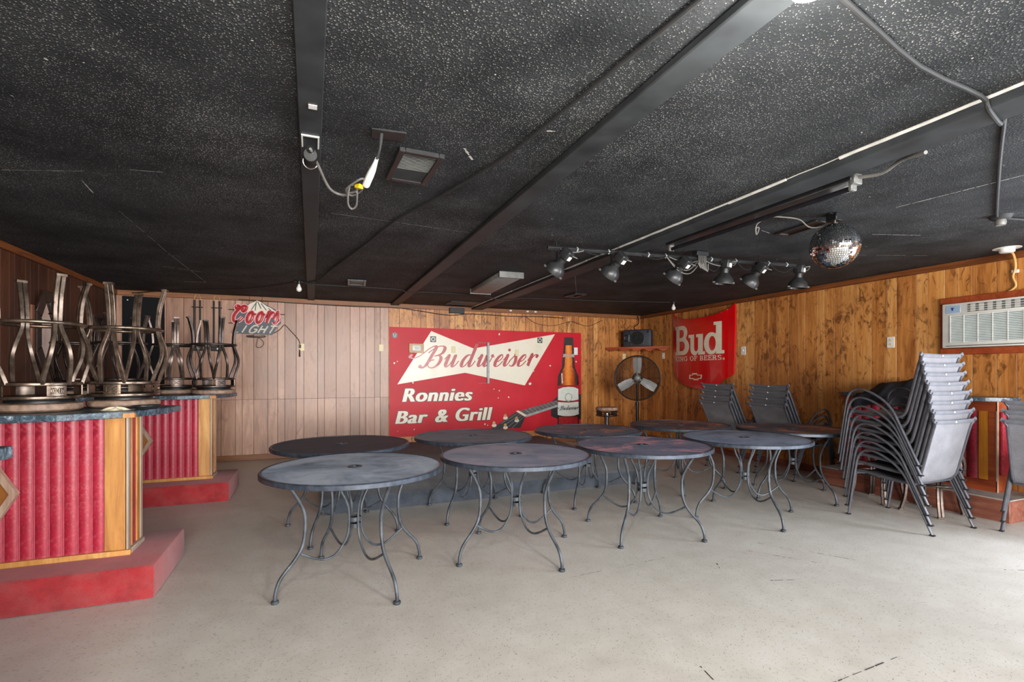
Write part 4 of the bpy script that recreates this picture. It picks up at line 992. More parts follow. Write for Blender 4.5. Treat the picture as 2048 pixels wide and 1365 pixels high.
# script letters: pink outline ribbon, red ribbon, red tube
xs_ = [-1.09, -.905, -.775, -.645, -.545]; xh_ = .155
for wd, mt, yy, nm in ((.40, M['neon_pink'], -.070, 'script_outline'), (.27, M['neon_red'], -.073, 'script_face')):
    out = []
    for ch, x in zip('Coors', xs_):
        for st in SCR[ch]:
            out.append(stroke([(x + (px * .86 + py * .22) * xh_, 2.064 + py * xh_ * (.92 if ch == 'C' else 1.0)) for px, py in st], wd * xh_, wd * xh_, 7))
    vf = merge(out); flat_part(nm, (Nn(vf[0]), vf[1]), mt, NE, yy)
for ch, x in zip('Coors', xs_):
    m = MB()
    for st in SCR[ch]:
        pts = [(x + (px * .86 + py * .22) * xh_, 2.064 + py * xh_ * (.92 if ch == 'C' else 1.0)) for px, py in st]
        m.tube(cat([(p[0], -.083, p[1]) for p in Nn(pts)], 5), .0075, 7)
    m.build('script_tube', M['neon_red'], NE)
LT = {'L': [[(0, 1), (0, 0), (.6, 0)]], 'I': [[(0, 0), (0, 1)]], 'G': [[(.72, .82), (.5, 1), (.15, .95), (0, .5), (.15, .05), (.5, 0), (.72, .2), (.72, .48), (.42, .48)]], 'H': [[(0, 0), (0, 1)], [(.62, 0), (.62, 1)], [(0, .5), (.62, .5)]], 'T': [[(.32, 0), (.32, 1)], [(-.05, 1), (.72, 1)]]}
xl = [-1.075, -.955, -.875, -.745, -.625]
for ch, x in zip('LIGHT', xl):
    m = MB(); m2 = MB()
    for st in LT[ch]:
        pts = [(x + px * .12 + py * .062, 1.908 + py * .108) for px, py in st]
        P_ = [(p[0], -.072, p[1]) for p in Nn(pts)]
        m.tube(cat(P_, 4) if len(P_) > 4 else P_, .013, 8)
    m.build('block_letter_tube', M['neon_white'], NE)
for p in ((-1.13, 2.245), (-1.13, 2.045), (-.38, 2.20)):
    m = MB(); q = Nn([p])[0]; e = .12 if p[0] < -1 else -.10; m.cyl((q[0], -.05, q[1]), (q[0] + e, -.05, q[1]), .005, n=6); m.cyl((q[0], -.05, q[1]), (q[0], -.002, q[1]), .005, n=6); m.build('wall_standoff', M['black_metal'], NE)
for x in (-.86, -.69):
    m = MB(); q = Nn([(x, 2.36)])[0]; m.cyl((q[0], -.06, q[1] - .05), (q[0], -.024, 2.455 - 1.88), .003, n=6); m.build('hanging_wire', M['chrome'], NE)
m = MB(); P_ = [(-.60, 1.90), (-.52, 1.92), (-.44, 1.98), (-.405, 2.03), (-.371, 2.038), (-.30, 1.96), (-.197, 1.838), (-.168, 1.767), (-.164, 1.69)]
m.tube(cat([(p[0], -.035 if p[0] < -.2 else -.02, p[1]) for p in Nn(P_)], 5), .0055, 7)
m.tube(cat([(p[0], -.05, p[1]) for p in Nn([(-.80, 1.87), (-.89, 1.862), (-.87, 1.845), (-.76, 1.842), (-.66, 1.850), (-.655, 1.868), (-.74, 1.862), (-.88, 1.850)])], 5), .006, 7)
m.tube(cat([(p[0], -.045, p[1]) for p in Nn([(-.74, 1.845), (-.765, 1.75), (-.765, 1.70), (-.72, 1.69), (-.68, 1.72), (-.67, 1.77), (-.70, 1.81), (-.74, 1.845)])], 5), .004, 6)
cd_ = m.build('power_cord', M['cable_brown'], NE)
m = MB(); q = Nn([(-.164, 1.69)])[0]; m.box((q[0], -.022, q[1] + .03), (.03, .03, .05)); m.cyl((q[0] - .006, -.02, q[1] - .02), (q[0] - .006, -.02, q[1] - .13), .008, .012, n=8); m.build('plug', M['cable_brown'], cd_)

# ---- pedestal fan
FN = thing('pedestal_fan', 'large black pedestal fan with three silver blades in the back corner', 'fan', (5.24, 7.28, 0), -R(35))
m = MB(); m.lathe([(0.0001, 0), (.27, 0), (.28, .015), (.26, .04), (.06, .06), (.045, .09), (0.0001, .09)], 36); m.build('base', M['black_metal'], FN)
m = MB(); m.lathe([(.026, .06), (.026, .75), (.034, .75), (.034, .80), (.019, .80), (.019, 1.12)], 16); m.build('pole', M['black_metal'], FN)
m = MB(); m.lathe([(0.0001, -.02), (.075, -.02), (.085, .02), (.085, .14), (.05, .18), (0.0001, .18)], 24, Matrix.Translation((0, .0, 1.22)) @ Matrix.Rotation(-PI / 2, 4, 'X')); m.box((0, .04, 1.12), (.05, .08, .08)); m.build('motor', M['black_metal'], FN)
FM = Matrix.Translation((0, -.06, 1.22)) @ Matrix.Rotation(PI / 2, 4, 'X')
m = MB(); m.ring((0, 0, 0), .382, .012, 64, 8, FM); m.build('guard_rim', M['black_satin'], FN)
m = MB()
for zz, dome in ((.045, .03), (-.075, -.02)):
    for rr in [.06 + .0107 * i for i in range(30)]:
        m.ring((0, 0, zz + dome * (1 - (rr / .38) ** 2)), rr, .0016, 48, 4, FM)
    for k in range(8):
        a = k * PI / 4; m.tube([(r_ * math.cos(a), r_ * math.sin(a), (zz + dome * (1 - (r_ / .38) ** 2)) if r_ < .37 else 0) for r_ in (.06, .15, .25, .34, .38)], .002, 5, M=FM)
m.build('guard_wires', simple('black_guard_wire', srgb(20, 18, 18), .5), FN)
for k in range(3):
    a = PI / 2 + k * 2 * PI / 3; d = Matrix.Rotation(a, 4, 'Z'); m = MB(); vs_ = []; fs = []; nu, nv = 8, 4
    for side in (0, 1):
        for i in range(nu + 1):
            u = i / nu; rr = .085 + .265 * u; hw = (.050 + .022 * min(u * 2.2, 1)) * (1 if u < .95 else .86)
            for j in range(nv + 1):
                v = j / nv * 2 - 1; vs_.append((rr, v * hw, -v * .028 + .008 * (1 - v * v) - (.003 if side else 0)))
    Bq = (nu + 1) * (nv + 1)
    for i in range(nu):
        for j in range(nv):
            q = [i * (nv + 1) + j, (i + 1) * (nv + 1) + j, (i + 1) * (nv + 1) + j + 1, i * (nv + 1) + j + 1]; fs.append(tuple(q)); fs.append(tuple(Bq + z_ for z_ in reversed(q)))
    m.add(vs_, fs, FM @ d); bl = m.build('blade', M['alu'], FN)
    m = MB(); m.box((.075, 0, .0), (.06, .03, .012), FM @ d); m.build('blade_bracket', M['grey_metal'], bl)
m = MB(); m.lathe([(0.0001, .06), (.03, .06), (.038, .05), (.04, -.03), (0.0001, -.03)], 20, FM); m.build('hub', M['black_satin'], FN)
m = MB(); m.lathe([(0.0001, .085), (.03, .083), (.045, .075), (.05, .07), (0.0001, .07)], 20, FM); m.build('guard_badge', M['grey_metal'], FN)

# ---- corner shelf and speaker
A_, B_ = V((5.345, BACK - .004, 0)), V((RIGHT - .004, 7.545, 0)); dv = (B_ - A_); Ls = dv.length; ang = math.atan2(dv.y, dv.x); mid = (A_ + B_) / 2
SH = thing('corner_shelf', 'red brown corner shelf with a scalloped front edge holding the speaker', 'shelf', (mid.x, mid.y, 1.73), ang)
n = 48; pts = [(-Ls / 2, .075)] + [(-Ls / 2 + Ls * i / n, .0 + .012 * math.cos(2 * PI * 5 * i / n) * 1.7 + .012) for i in range(n + 1)] + [(Ls / 2, .075)]
m = MB(); m.prism([(x, z) for x, z in pts], 0, .02, Matrix.Rotation(PI / 2, 4, 'X')); m.build('scalloped_front', M['red_wood_x'], SH)
m = MB(); hgt = Ls / 2 * .98
m.prism([(-Ls / 2, 0), (Ls / 2, 0), (0.04, .60)], .058, .074); m.build('shelf_board', M['red_wood_x'], SH)
SP = thing('speaker', 'black loudspeaker lying on its side on the corner shelf', 'speaker', (mid.x - .01, mid.y - .0, 1.8045), ang)
m = MB(); m.b2((-.265, .02, 0), (.265, .23, .33)); m.build('cabinet', simple('speaker_black', srgb(40, 44, 54), .5), SP, bevel=.022, seg=3)
WM = Matrix.Translation((.02, .018, .165)) @ Matrix.Rotation(PI / 2, 4, 'X')
m = MB(); m.lathe([(.128, -.004), (.130, .008), (.116, .010), (.108, 0)], 36, WM); m.build('woofer_surround', M['black_satin'], SP)
m = MB(); m.lathe([(0.0001, -.002), (.03, .004), (.04, -.01), (.108, .003)], 36, WM); m.build('woofer_cone', simple('speaker_cone', srgb(16, 17, 20), .4), SP)
m = MB(); m.lathe([(0.0001, -.004), (.030, -.002), (.040, .006), (.046, .004), (.046, -.004)], 24, Matrix.Translation((-.20, .018, .165)) @ Matrix.Rotation(PI / 2, 4, 'X') @ Matrix.Diagonal((1, 1.5, 1, 1))); m.build('tweeter_horn', M['black_metal'], SP)
vf = fit(text_mesh('SAMSON', 1.0), 0, 0, .13, .02); m = MB(); m.add([(-.145 - p[1], .0185, .10 + p[0]) for p in vf[0]], vf[1]); m.build('badge_lettering', M['label_grey'], SP, smooth=False) if False else None
m = MB(); m.b2((-.158, .014, .10), (-.138, .021, .23)); m.build('badge', M['grey_metal'], SP, bevel=.003)
m = MB(); m.lathe([(0.0001, 0), (.018, .002), (.022, .006), (.022, -.004)], 16, Matrix.Translation((.20, .018, .285)) @ Matrix.Rotation(PI / 2, 4, 'X')); m.build('port', M['black_metal'], SP)
for (x, z) in ((-.095, .27), (.13, .06), (-.10, .05)):
    m = MB(); m.cyl((x, .02, z), (x, .014, z), .006, n=8); m.build('screw', M['grey_metal'], SP)
m = MB(); m.tube(cat([(mid.x + .10, mid.y + .18, 2.14), (mid.x + .14, mid.y + .30, 2.2), (6.05, 8.36, 2.3), (6.06, 8.40, 2.44)], 5), .009, 7); tag(m.build('speaker_cable', M['cable_black']), 'black cable dropping from the ceiling corner to the speaker', 'cable')

# ---- air conditioner
AC = thing('air_conditioner', 'white through-wall air conditioner in a red wood frame on the right wall', 'air conditioner', (RIGHT, 2.67, 1.50), -PI / 2)
# local x runs along -y (to the right in view): x=-.535 left edge
m = MB(); m.b2((-.535, -.055, .07), (.535, -.0005, .525)); m.build('housing', M['white_plastic'], AC, bevel=.010, seg=2)
for (lo, hi, nm) in (((-.567, -.03, .525), (.567, -.0005, .59), 'frame_board'), ((-.567, -.03, 0), (.567, -.0005, .065), 'frame_board'), ((-.567, -.03, .065), (-.536, -.0005, .525), 'frame_board'), ((.536, -.03, .065), (.567, -.0005, .525), 'frame_board')):
    m = MB(); m.b2(lo, hi); m.build(nm, M['red_wood'], AC, bevel=.004)
m = MB(); m.b2((-.50, -.058, .425), (-.375, -.054, .50)); cp = m.build('control_panel', simple('control_blue', srgb(150, 172, 198), .35, var=.05), AC, bevel=.002)
m = MB(); m.b2((-.447, -.0595, .45), (-.435, -.058, .475)); m.b2((-.455, -.0595, .472), (-.427, -.058, .48)); m.build('control_symbol', simple('control_ink', srgb(40, 60, 130), .4), cp)
m = MB(); m.b2((-.315, -.0565, .425), (.51, -.0545, .505)); m.build('air_outlet', simple('vent_shadow', srgb(96, 98, 96), .6), AC)
for k in range(12):
    m = MB(); x = -.29 + k * .068; m.add([(x, -.057, .428), (x + .04, -.066, .428), (x + .04, -.066, .502), (x, -.057, .502), (x + .044, -.064, .428), (x + .004, -.055, .428), (x + .004, -.055, .502), (x + .044, -.064, .502)], [(0, 1, 2, 3), (4, 5, 6, 7), (0, 5, 4, 1), (3, 2, 7, 6)]); m.build('vane', M['cream_white'] if 'cream_white' in M else M['white_plastic'], AC, smooth=False)
for k in range(3):
    m = MB(); m.b2((-.315, -.067, .437 + k * .022), (.51, -.0655, .441 + k * .022)); m.build('outlet_bar', M['white_plastic'], AC)
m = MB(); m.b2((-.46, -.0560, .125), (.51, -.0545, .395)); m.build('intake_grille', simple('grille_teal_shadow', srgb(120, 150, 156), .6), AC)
for k in range(17):
    m = MB(); z = .128 + k * .0162; m.b2((-.46, -.0640, z), (.51, -.0560, z + .0085)); m.build('grille_slat', M['white_plastic'], AC, smooth=False)
for k in range(9):
    m = MB(); x = -.46 + .115 * k; m.b2((x, -.0665, .122), (x + .007, -.0640, .40)); m.build('grille_rib', M['white_plastic'], AC, smooth=False)
m = MB(); m.b2((-.50, -.060, .085), (.535, -.0545, .093)); m.build('front_seam', M['grey_metal'], AC)
# conduit with white box feeding it
r = thing('junction_box', 'white ceiling junction box with a yellowed cable down to the air conditioner', 'junction box', (5.93, 2.60, CEIL))
m = MB(); m.lathe([(0.0001, -.004), (.10, -.004), (.10, -.0005), (0.0001, -.0005)], 28); m.build('cover_flange', M['white_plastic'], r)
m = MB(); m.lathe([(0.0001, -.042), (.045, -.042), (.055, -.035), (.055, -.004)], 20); m.build('box', M['white_plastic'], r)
m = MB(); m.tube(cat([(.05, 0, -.025), (.12, .01, -.04), (.175, .02, -.09), (.206, .03, -.16), (.212, .05, -.24), (.213, .03, -.33), (.213, .10, -.385)], 5), .010, 7); c_ = m.build('feed_cable', M['cable_yellow'], r)
m = MB(); m.box((.217, .035, -.19), (.022, .05, .03)); m.build('cable_clip', M['white_plastic'], c_, bevel=.003)

# ---- octagonal mirror and strip on the left wall, black board, rod brackets
MR = thing('wall_mirror', 'octagonal dark framed mirror on the left wall behind the stools', 'mirror', (LEFT, 6.465, 1.30), PI / 2)
def octo(hw, hh, cut): return [(-hw, hh - cut), (-hw + cut * .62, hh), (hw - cut * .62, hh), (hw, hh - cut), (hw, -hh + cut), (hw - cut * .62, -hh), (-hw + cut * .62, -hh), (-hw, -hh + cut)]
O1, O2 = octo(.235, .42, .22), octo(.135, .30, .16); m = MB()
RX = Matrix.Translation((0, 0, .42)) @ Matrix.Rotation(PI / 2, 4, 'X')
for k in range(8):
    k2 = (k + 1) % 8; m.prism([O1[k], O1[k2], O2[k2], O2[k]], 0.0005, .03, RX)
m.build('frame', simple('dark_mirror_frame', srgb(44, 28, 20), .4, var=.3), MR, bevel=.006)
m = MB(); m.prism(octo(.137, .302, .16), .006, .012, RX); m.build('glass', simple('mirror_glass', srgb(220, 214, 210), .06, 1.0, var=.02), MR, smooth=False)
m = MB(); O3 = octo(.255, .44, .23); m.prism(O3, .0004, .010, RX); m.build('back_board', M['bronze_dark'], MR, smooth=False) if False else None
m = MB(); m.b2((LEFT + .0005, 6.165, 1.47), (LEFT + .02, 6.215, 1.97)); tag(m.build('wood_strip', simple('dull_copper_wood', srgb(126, 80, 60), .5), bevel=.004), 'narrow copper coloured wood strip beside the octagonal mirror', 'trim strip')
BBD = thing('wall_board', 'black board screwed to the back wall in the left corner', 'board', (-2.17, BACK, 1.15))
m = MB(); m.b2((-.255, -.03, 0), (.235, -.0005, 1.225)); m.build('panel', M['black_board'], BBD, bevel=.004)
for (x, z) in ((-.19, 1.17), (.19, 1.15), (-.19, .05), (.19, .05)):
    m = MB(); m.cyl((x, -.03, z), (x, -.036, z), .008, n=10); m.build('screw', M['white_plastic'], BBD)
for i, x in enumerate((-1.53, -1.285)):
    r = thing('rod_hanger', ['pair of black rods with a block hanging on the pale wall, nearer the corner', 'pair of black rods with a block hanging on the pale wall, nearer the neon sign'][i], 'rod hanger', (x, BACK, 1.62), 0, 'hanging rod pairs')
    for s in (-.036, .036):
        m = MB(); m.cyl((s, -.04, .10), (s, -.04, .74), .012, n=8); m.build('rod', M['black_metal'], r)
        m = MB(); m.tube([(s, -.04, .74), (s, -.03, .79), (s * .5, -.026, .815)], .004, 6); m.build('hook_wire', M['cable_yellow'], r)
    m = MB(); m.box((0, -.045, .065), (.13, .085, .11)); bk = m.build('block', M['black_metal'], r, bevel=.006)
    for z in (.04, .085):
        m = MB(); m.cyl((.02, -.0875, z), (.02, -.091, z), .014, n=12); m.build('knob', M['label_w'], bk)
    m = MB(); m.cyl((-.07, -.04, .64), (.07, -.04, .64), .006, n=6); m.build('cross_pin', M['black_metal'], r)
# small items on the near bar
m = MB(); n = 40; vs_ = []; random.seed(8)
for i in range(n):
    a = 2 * PI * i / n; rr = 1 + .12 * math.sin(3 * a) + .08 * math.sin(7 * a + 1); vs_.append((-1.16 + .085 * rr * math.cos(a), 4.13 + .06 * rr * math.sin(a)))
m = MB()
bs = [(x, y, CT + .0005) for x, y in vs_]; md = [(-1.16 + (x + 1.16) * .9, 4.13 + (y - 4.13) * .9, CT + .010 + .008 * math.sin(i * 1.3)) for i, (x, y) in enumerate(vs_)]
m = None
npk = MB(); cx0, cy0 = -1.13, 3.795
vs_ = []; fs = []; NR = 5
for j in range(NR + 1):
    for i in range(n):
        a = 2 * PI * i / n; q = j / NR; rr = (1 + .14 * math.sin(3 * a) + .1 * math.sin(7 * a + 1)) * q
        vs_.append((cx0 + .075 * rr * math.cos(a), cy0 + .055 * rr * math.sin(a), CT + .0008 + (.012 + .009 * math.sin(5 * a + 3 * q)) * (1 - q ** 3)))
for j in range(NR):
    for i in range(n): fs.append((j * n + i, j * n + (i + 1) % n, (j + 1) * n + (i + 1) % n, (j + 1) * n + i))
npk.add(vs_, fs); tag(npk.build('crumpled_napkin', simple('cream_paper', srgb(226, 216, 186), .8, var=.06)), 'crumpled cream paper napkin on the near bar counter', 'napkin')
TY = thing('serving_tray', 'small black oval tray at the end of the near bar counter', 'tray', (-.985, 3.875, CT + .0006), R(60))
m = MB(); sc = Matrix.Diagonal((1.0, .8, 1, 1)); m.lathe([(0.0001, 0), (.062, 0), (.078, .014), (.088, .020), (.088, .023), (.076, .019), (.061, .006), (0.0001, .004)], 36, sc); m.build('dish', M['black_satin'], TY)
m = MB(); m.box((0, 0, .012), (.02, .03, .016)); m.build('centre_knob', M['black_metal'], TY, bevel=.004)
# black cloth heaped on the wall bar
cl = MB(); NU, NVV = 34, 26; vs_ = []; fs = []; random.seed(4)
for i in range(NU + 1):
    for j in range(NVV + 1):
        u = i / NU; v = j / NVV                                  # u along y, v from wall to front edge and down
        y = 3.06 + .82 * u + .02 * math.sin(9 * v)
        wr = .016 * math.sin(17 * u + 5 * v) + .012 * math.sin(29 * u - 9 * v) + .01 * math.sin(13 * v + 4 * u)
        hump = .165 * (math.sin(PI * min(max(u * 1.08, 0), 1)) ** .55) * (.9 + .1 * math.sin(7 * u))
        if v < .6:
            q = v / .6; x = RIGHT - .04 - .335 * q; z = CT + .004 + max(hump * (math.sin(PI * (q * .86 + .1)) ** .7), 0) + max(wr, -.003) * .8
        else:
            q = (v - .6) / .4; x = RIGHT - .375 - .014 - .03 * abs(math.sin(8 * u)) * q - max(wr, 0); z = CT + .006 + hump * .1 * (1 - q) - (.16 + .05 * math.sin(6 * u + 1)) * q
        vs_.append((x, y, z))
for i in range(NU):
    for j in range(NVV): fs.append((i * (NVV + 1) + j, (i + 1) * (NVV + 1) + j, (i + 1) * (NVV + 1) + j + 1, i * (NVV + 1) + j + 1))
cl.add(vs_, fs); tag(cl.build('cloth_heap', simple('black_cloth', srgb(26, 27, 34), .85, var=.2, scale=30, bump=.3), ang=180), 'heap of black cloth lying over the wall bar behind the chair stack', 'cloth')

# ================================================================== CEILING FITTINGS
def tube_thing(name, label, cat_, pts, r, mat, k=5, smooth_=True, n=8, group=None):
    m = MB(); m.tube(cat(pts, k) if smooth_ else pts, r, n); return tag(m.build(name, mat), label, cat_, group)
zc = CEIL - .012
tube_thing('ceiling_conduit', 'long dark conduit curving diagonally across the ceiling to the bare bulb', 'conduit', [(1.16, .55, zc), (1.092, 1.202, zc), (1.046, 1.60, zc), (.965, 2.30, zc), (.879, 2.74, zc), (.735, 3.26, zc), (.575, 3.80, zc), (.47, 4.42, zc), (.352, 5.06, zc), (.19, 5.93, zc), (.08, 6.50, zc - .012), (-.10, 6.80, zc - .012)], .009, M['conduit'])
tube_thing('ceiling_conduit', 'dark conduit zigzagging over the third beam on the right of the ceiling', 'conduit', [(1.0, .95, zc), (1.526, 1.047, zc), (2.075, 1.162, zc), (2.528, 1.194, zc), (2.60, 1.20, zc - .04), (2.79, 1.245, zc - .046), (2.84, 1.253, zc), (3.4, 1.52, zc), (4.523, 2.04, zc), (4.62, 2.07, zc)], .009, M['conduit'], k=3)
tube_thing('ceiling_conduit', 'short conduit running from the ceiling bulb box to the right edge', 'conduit', [(4.70, 2.08, zc), (4.883, 2.044, zc), (5.4, 1.93, zc), (6.12, 1.8, zc)], .008, M['conduit'])
tube_thing('ceiling_cable', 'thin black cable sagging from the back wall to the left bare bulb', 'cable', [(-2.3, 8.38, CEIL - .045), (-1.6, 8.0, CEIL - .012), (-.891, 7.60, CEIL - .02), (-.45, 7.2, CEIL - .012), (-.2, 6.84, CEIL - .012)], .006, M['cable_black'])
tube_thing('ceiling_cable', 'thin dark cable along the ceiling above the beer sign to the far bulb', 'cable', [(-.08, 6.82, zc - .014), (.161, 6.866, zc - .012), (1.053, 6.923, zc), (1.20, 6.95, zc - .025), (1.36, 6.99, zc - .025), (1.484, 7.022, zc), (2.332, 7.05, zc), (2.59, 7.06, zc - .044), (2.80, 7.06, zc - .044), (3.0, 7.04, zc), (4.067, 6.884, zc), (5.38, 6.60, zc)], .006, M['conduit'], k=3)
def bulb(xy, label, bare=True):
    r = thing('bare_bulb', label, 'light bulb', (xy[0], xy[1], CEIL), 0, 'bare ceiling bulbs')
    m = MB(); m.lathe([(0.0001, -.012), (.05, -.012), (.055, -.0005), (0.0001, -.0005)], 20); m.lathe([(0.0001, -.045), (.022, -.045), (.026, -.012)], 16); m.build('lampholder', M['black_metal'], r)
    m = MB(); m.lathe([(.014, -.046), (.016, -.062), (.030, -.088), (.033, -.106), (.026, -.126), (.012, -.136), (0.0001, -.138)], 20); m.build('glass_bulb', M['bulb'], r)
    return r
bulb((-.145, 6.80), 'bare white bulb on the ceiling near the first beam above the pale wall')
bulb((5.437, 6.58), 'bare white bulb on the ceiling in front of the red car hood')
r = thing('ceiling_lamp_box', 'dark ceiling lamp holder with a dusty bulb near the right edge', 'light fitting', (4.66, 2.08, CEIL))
m = MB(); m.lathe([(0.0001, -.03), (.045, -.03), (.06, -.02), (.07, -.0005), (0.0001, -.0005)], 20); m.build('base', M['conduit'], r)
m = MB(); m.lathe([(.03, -.03), (.034, -.05), (.028, -.07), (0.0001, -.072)], 16); m.build('socket', M['grey_metal'], r)
def vent(name, label, loc, rz, w_, l_, slats, depth=.025, backing=None):
    r = thing(name, label, 'vent', loc, rz, 'ceiling vents'); fr = .03
    m = MB(); m.b2((-w_ / 2, -l_ / 2, -depth), (-w_ / 2 + fr, l_ / 2, -.0005)); m.b2((w_ / 2 - fr, -l_ / 2, -depth), (w_ / 2, l_ / 2, -.0005)); m.b2((-w_ / 2 + fr, -l_ / 2, -depth), (w_ / 2 - fr, -l_ / 2 + fr, -.0005)); m.b2((-w_ / 2 + fr, l_ / 2 - fr, -depth), (w_ / 2 - fr, l_ / 2, -.0005)); m.build('frame', M['black_satin'], r, bevel=.003)
    m = MB(); m.b2((-w_ / 2 + fr, -l_ / 2 + fr, -.006), (w_ / 2 - fr, l_ / 2 - fr, -.0005)); m.build('backing', backing or M['black_metal'], r)
    if slats:
        me = None; L2 = l_ - 2 * fr
        for k in range(slats):
            y_ = -l_ / 2 + fr + L2 * (k + .5) / slats; tilt = 1 if k < slats * .55 else -1
            m = MB(); m.box((0, 0, 0), (w_ - 2 * fr - .002, L2 / slats * .62, .0022), Matrix.Translation((0, y_, -depth * .6)) @ Matrix.Rotation(R(32) * tilt, 4, 'X')); m.build('slat', M['grey_metal'] if tilt > 0 else M['black_satin'], r, smooth=False)
    return r
vent('ceiling_vent', 'square black louvred vent near the first beam, beside the taped cable', (.522, 2.772, CEIL), R(2), .235, .42, 22)
vent('ceiling_vent', 'small grey framed vent on the ceiling above the beer sign left end', (.53, 6.60, CEIL), R(-4), .22, .34, 0)
vent('ceiling_vent', 'small dark vent flap on the ceiling in front of the spotlights', (3.58, 6.48, CEIL), R(5), .2, .3, 0)
vent('ceiling_vent', 'flat dark ceiling hatch at the end of the third beam by the back wall', (2.32, 7.98, CEIL), 0, .5, .38, 0, .012)
vent('ceiling_hatch', 'thin black ceiling panel beside the mirror ball motor', (3.585, 2.83, CEIL), R(-5), .16, .40, 0, .014)
# fluorescent fixtures
r = thing('fluorescent_light', 'grey boxed fluorescent light on the ceiling between the beams', 'light fitting', (2.13, 5.93, CEIL), R(-2))
m = MB(); m.b2((-.14, -.62, -.062), (.14, .62, -.0005)); m.build('wrap_diffuser', M['diffuser'], r, bevel=.012, seg=2)
for y_ in (-.632, .632):
    m = MB(); m.b2((-.148, y_ - .012, -.072), (.148, y_ + .012, -.0005)); m.build('end_cap', M['grey_metal'], r, bevel=.003)
r = thing('fluorescent_light', 'long black tube light fixture beside the third beam near the mirror ball', 'light fitting', (2.90, 2.75, CEIL), R(.5))
m = MB(); m.b2((-.045, -.80, -.045), (.045, .80, -.0005)); m.build('channel', M['black_satin'], r, bevel=.004)
m = MB(); m.cyl((.0, -.77, -.075), (.0, .77, -.075), .016, n=14); m.build('tube', simple('black_uv_tube', srgb(30, 30, 34), .15), r)
for y_ in (-.78, .78):
    m = MB(); m.box((0, y_, -.066), (.05, .022, .05)); m.build('lamp_socket', M['grey_metal'], r, bevel=.004)
m = MB(); m.tube(cat([(.0, -.80, -.02), (.03, -.92, -.035), (-.02, -1.05, -.02), (-.09, -1.2, -.052)], 5), .010, 7); m.build('feed_conduit', M['cable_grey'], r)
m = MB(); m.box((0, -.80, -.03), (.07, .03, .06)); m.build('end_bracket', M['grey_metal'], r, bevel=.004)
# mirror ball
MBL = thing('mirror_ball', 'mirror ball hanging from a small ceiling motor', 'mirror ball', (3.50, 2.50, CEIL))
m = MB(); m.b2((-.04, -.04, -.055), (.04, .04, -.0005)); m.b2((-.07, -.02, -.010), (.07, .02, -.0005)); m.build('motor', M['black_metal'], MBL, bevel=.004)
m = MB(); m.cyl((0, 0, -.055), (0, 0, -.075), .006, n=10); m.lathe([(.022, -.070), (.022, -.064), (0.0001, -.062)], 16); m.build('hanger', M['chrome'], MBL)
RB = .160; cb = V((0, 0, -.070 - RB)); m = MB(); m.sphere(cb, RB - .002, 40, 24); m.build('core', simple('ball_grout', srgb(34, 34, 34), .7), MBL)
m = MB(); rows = 34; random.seed(2)
for i in range(rows):
    t0 = PI * (i + .09) / rows; t1 = PI * (i + .91) / rows; tm = (t0 + t1) / 2; nc = max(4, int(2 * rows * math.sin(tm)))
    for k in range(nc):
        a0 = 2 * PI * (k + .09) / nc; a1 = 2 * PI * (k + .91) / nc; am = (a0 + a1) / 2
        nrm = V((math.sin(tm) * math.cos(am), math.sin(tm) * math.sin(am), math.cos(tm)))
        c = cb + nrm * (RB + .0008); ea = V((-math.sin(am), math.cos(am), 0)); et = nrm.cross(ea)
        ja, jt = random.gauss(0, .05), random.gauss(0, .05)
        hw = RB * math.sin(tm) * (a1 - a0) / 2; hh = RB * (t1 - t0) / 2
        q = [c + ea * sx * hw + et * sy * hh + nrm * (sx * hw * ja + sy * hh * jt) for sx, sy in ((-1, -1), (1, -1), (1, 1), (-1, 1))]
        m.add(q, [(0, 1, 2, 3)])
o = tag(m.build('mirror_tiles', simple('mirror_facet', srgb(232, 232, 232), .05, 1.0, var=.02), MBL, smooth=False), kind='stuff')
tube_thing('loose_cable', 'loose grey cable with a plug end dangling beside the mirror ball', 'cable', [(3.56, 2.53, CEIL - .06), (3.42, 2.62, CEIL - .075), (3.30, 2.62, CEIL - .03), (3.20, 2.66, CEIL - .012), (3.10, 2.70, CEIL - .012), (3.04, 2.76, CEIL - .05), (3.05, 2.78, CEIL - .115), (3.09, 2.80, CEIL - .10), (3.10, 2.80, CEIL - .06), (3.06, 2.79, CEIL - .075), (3.055, 2.78, CEIL - .125)], .005, M['cable_grey'])
# spotlight bar
P0, P1 = V((1.885, 3.90, CEIL - .066)), V((4.62, 3.62, CEIL - .066)); bd = (P1 - P0).normalized()
BAR = thing('spotlight_bar', 'long thin black bar under the ceiling carrying six spotlights', 'lighting bar', P0)
m = MB(); m.tube([V((0, 0, 0)), P1 - P0], .014, 8, square=True); m.build('bar', M['black_satin'], BAR)
for k, f in enumerate((.03, .27, .52, .80, .985)):
    q = (P1 - P0) * f
    if k in (0, 2, 3, 4):
        m = MB(); m.cyl(q + V((0, 0, .012)), q + V((0, 0, .0655)), .005, n=6); m.build('hanger_rod', M['black_metal'], BAR)
for f in (.10, .21, .355, .42, .60, .70, .84, .92):
    q = (P1 - P0) * f; m = MB(); m.tube([q + bd * .0 + V((0, 0, 0)) - bd * .006, q + bd * .006], .0165, 8, square=True); m.build('cable_tie', M['label_grey'], BAR)
random.seed(12)
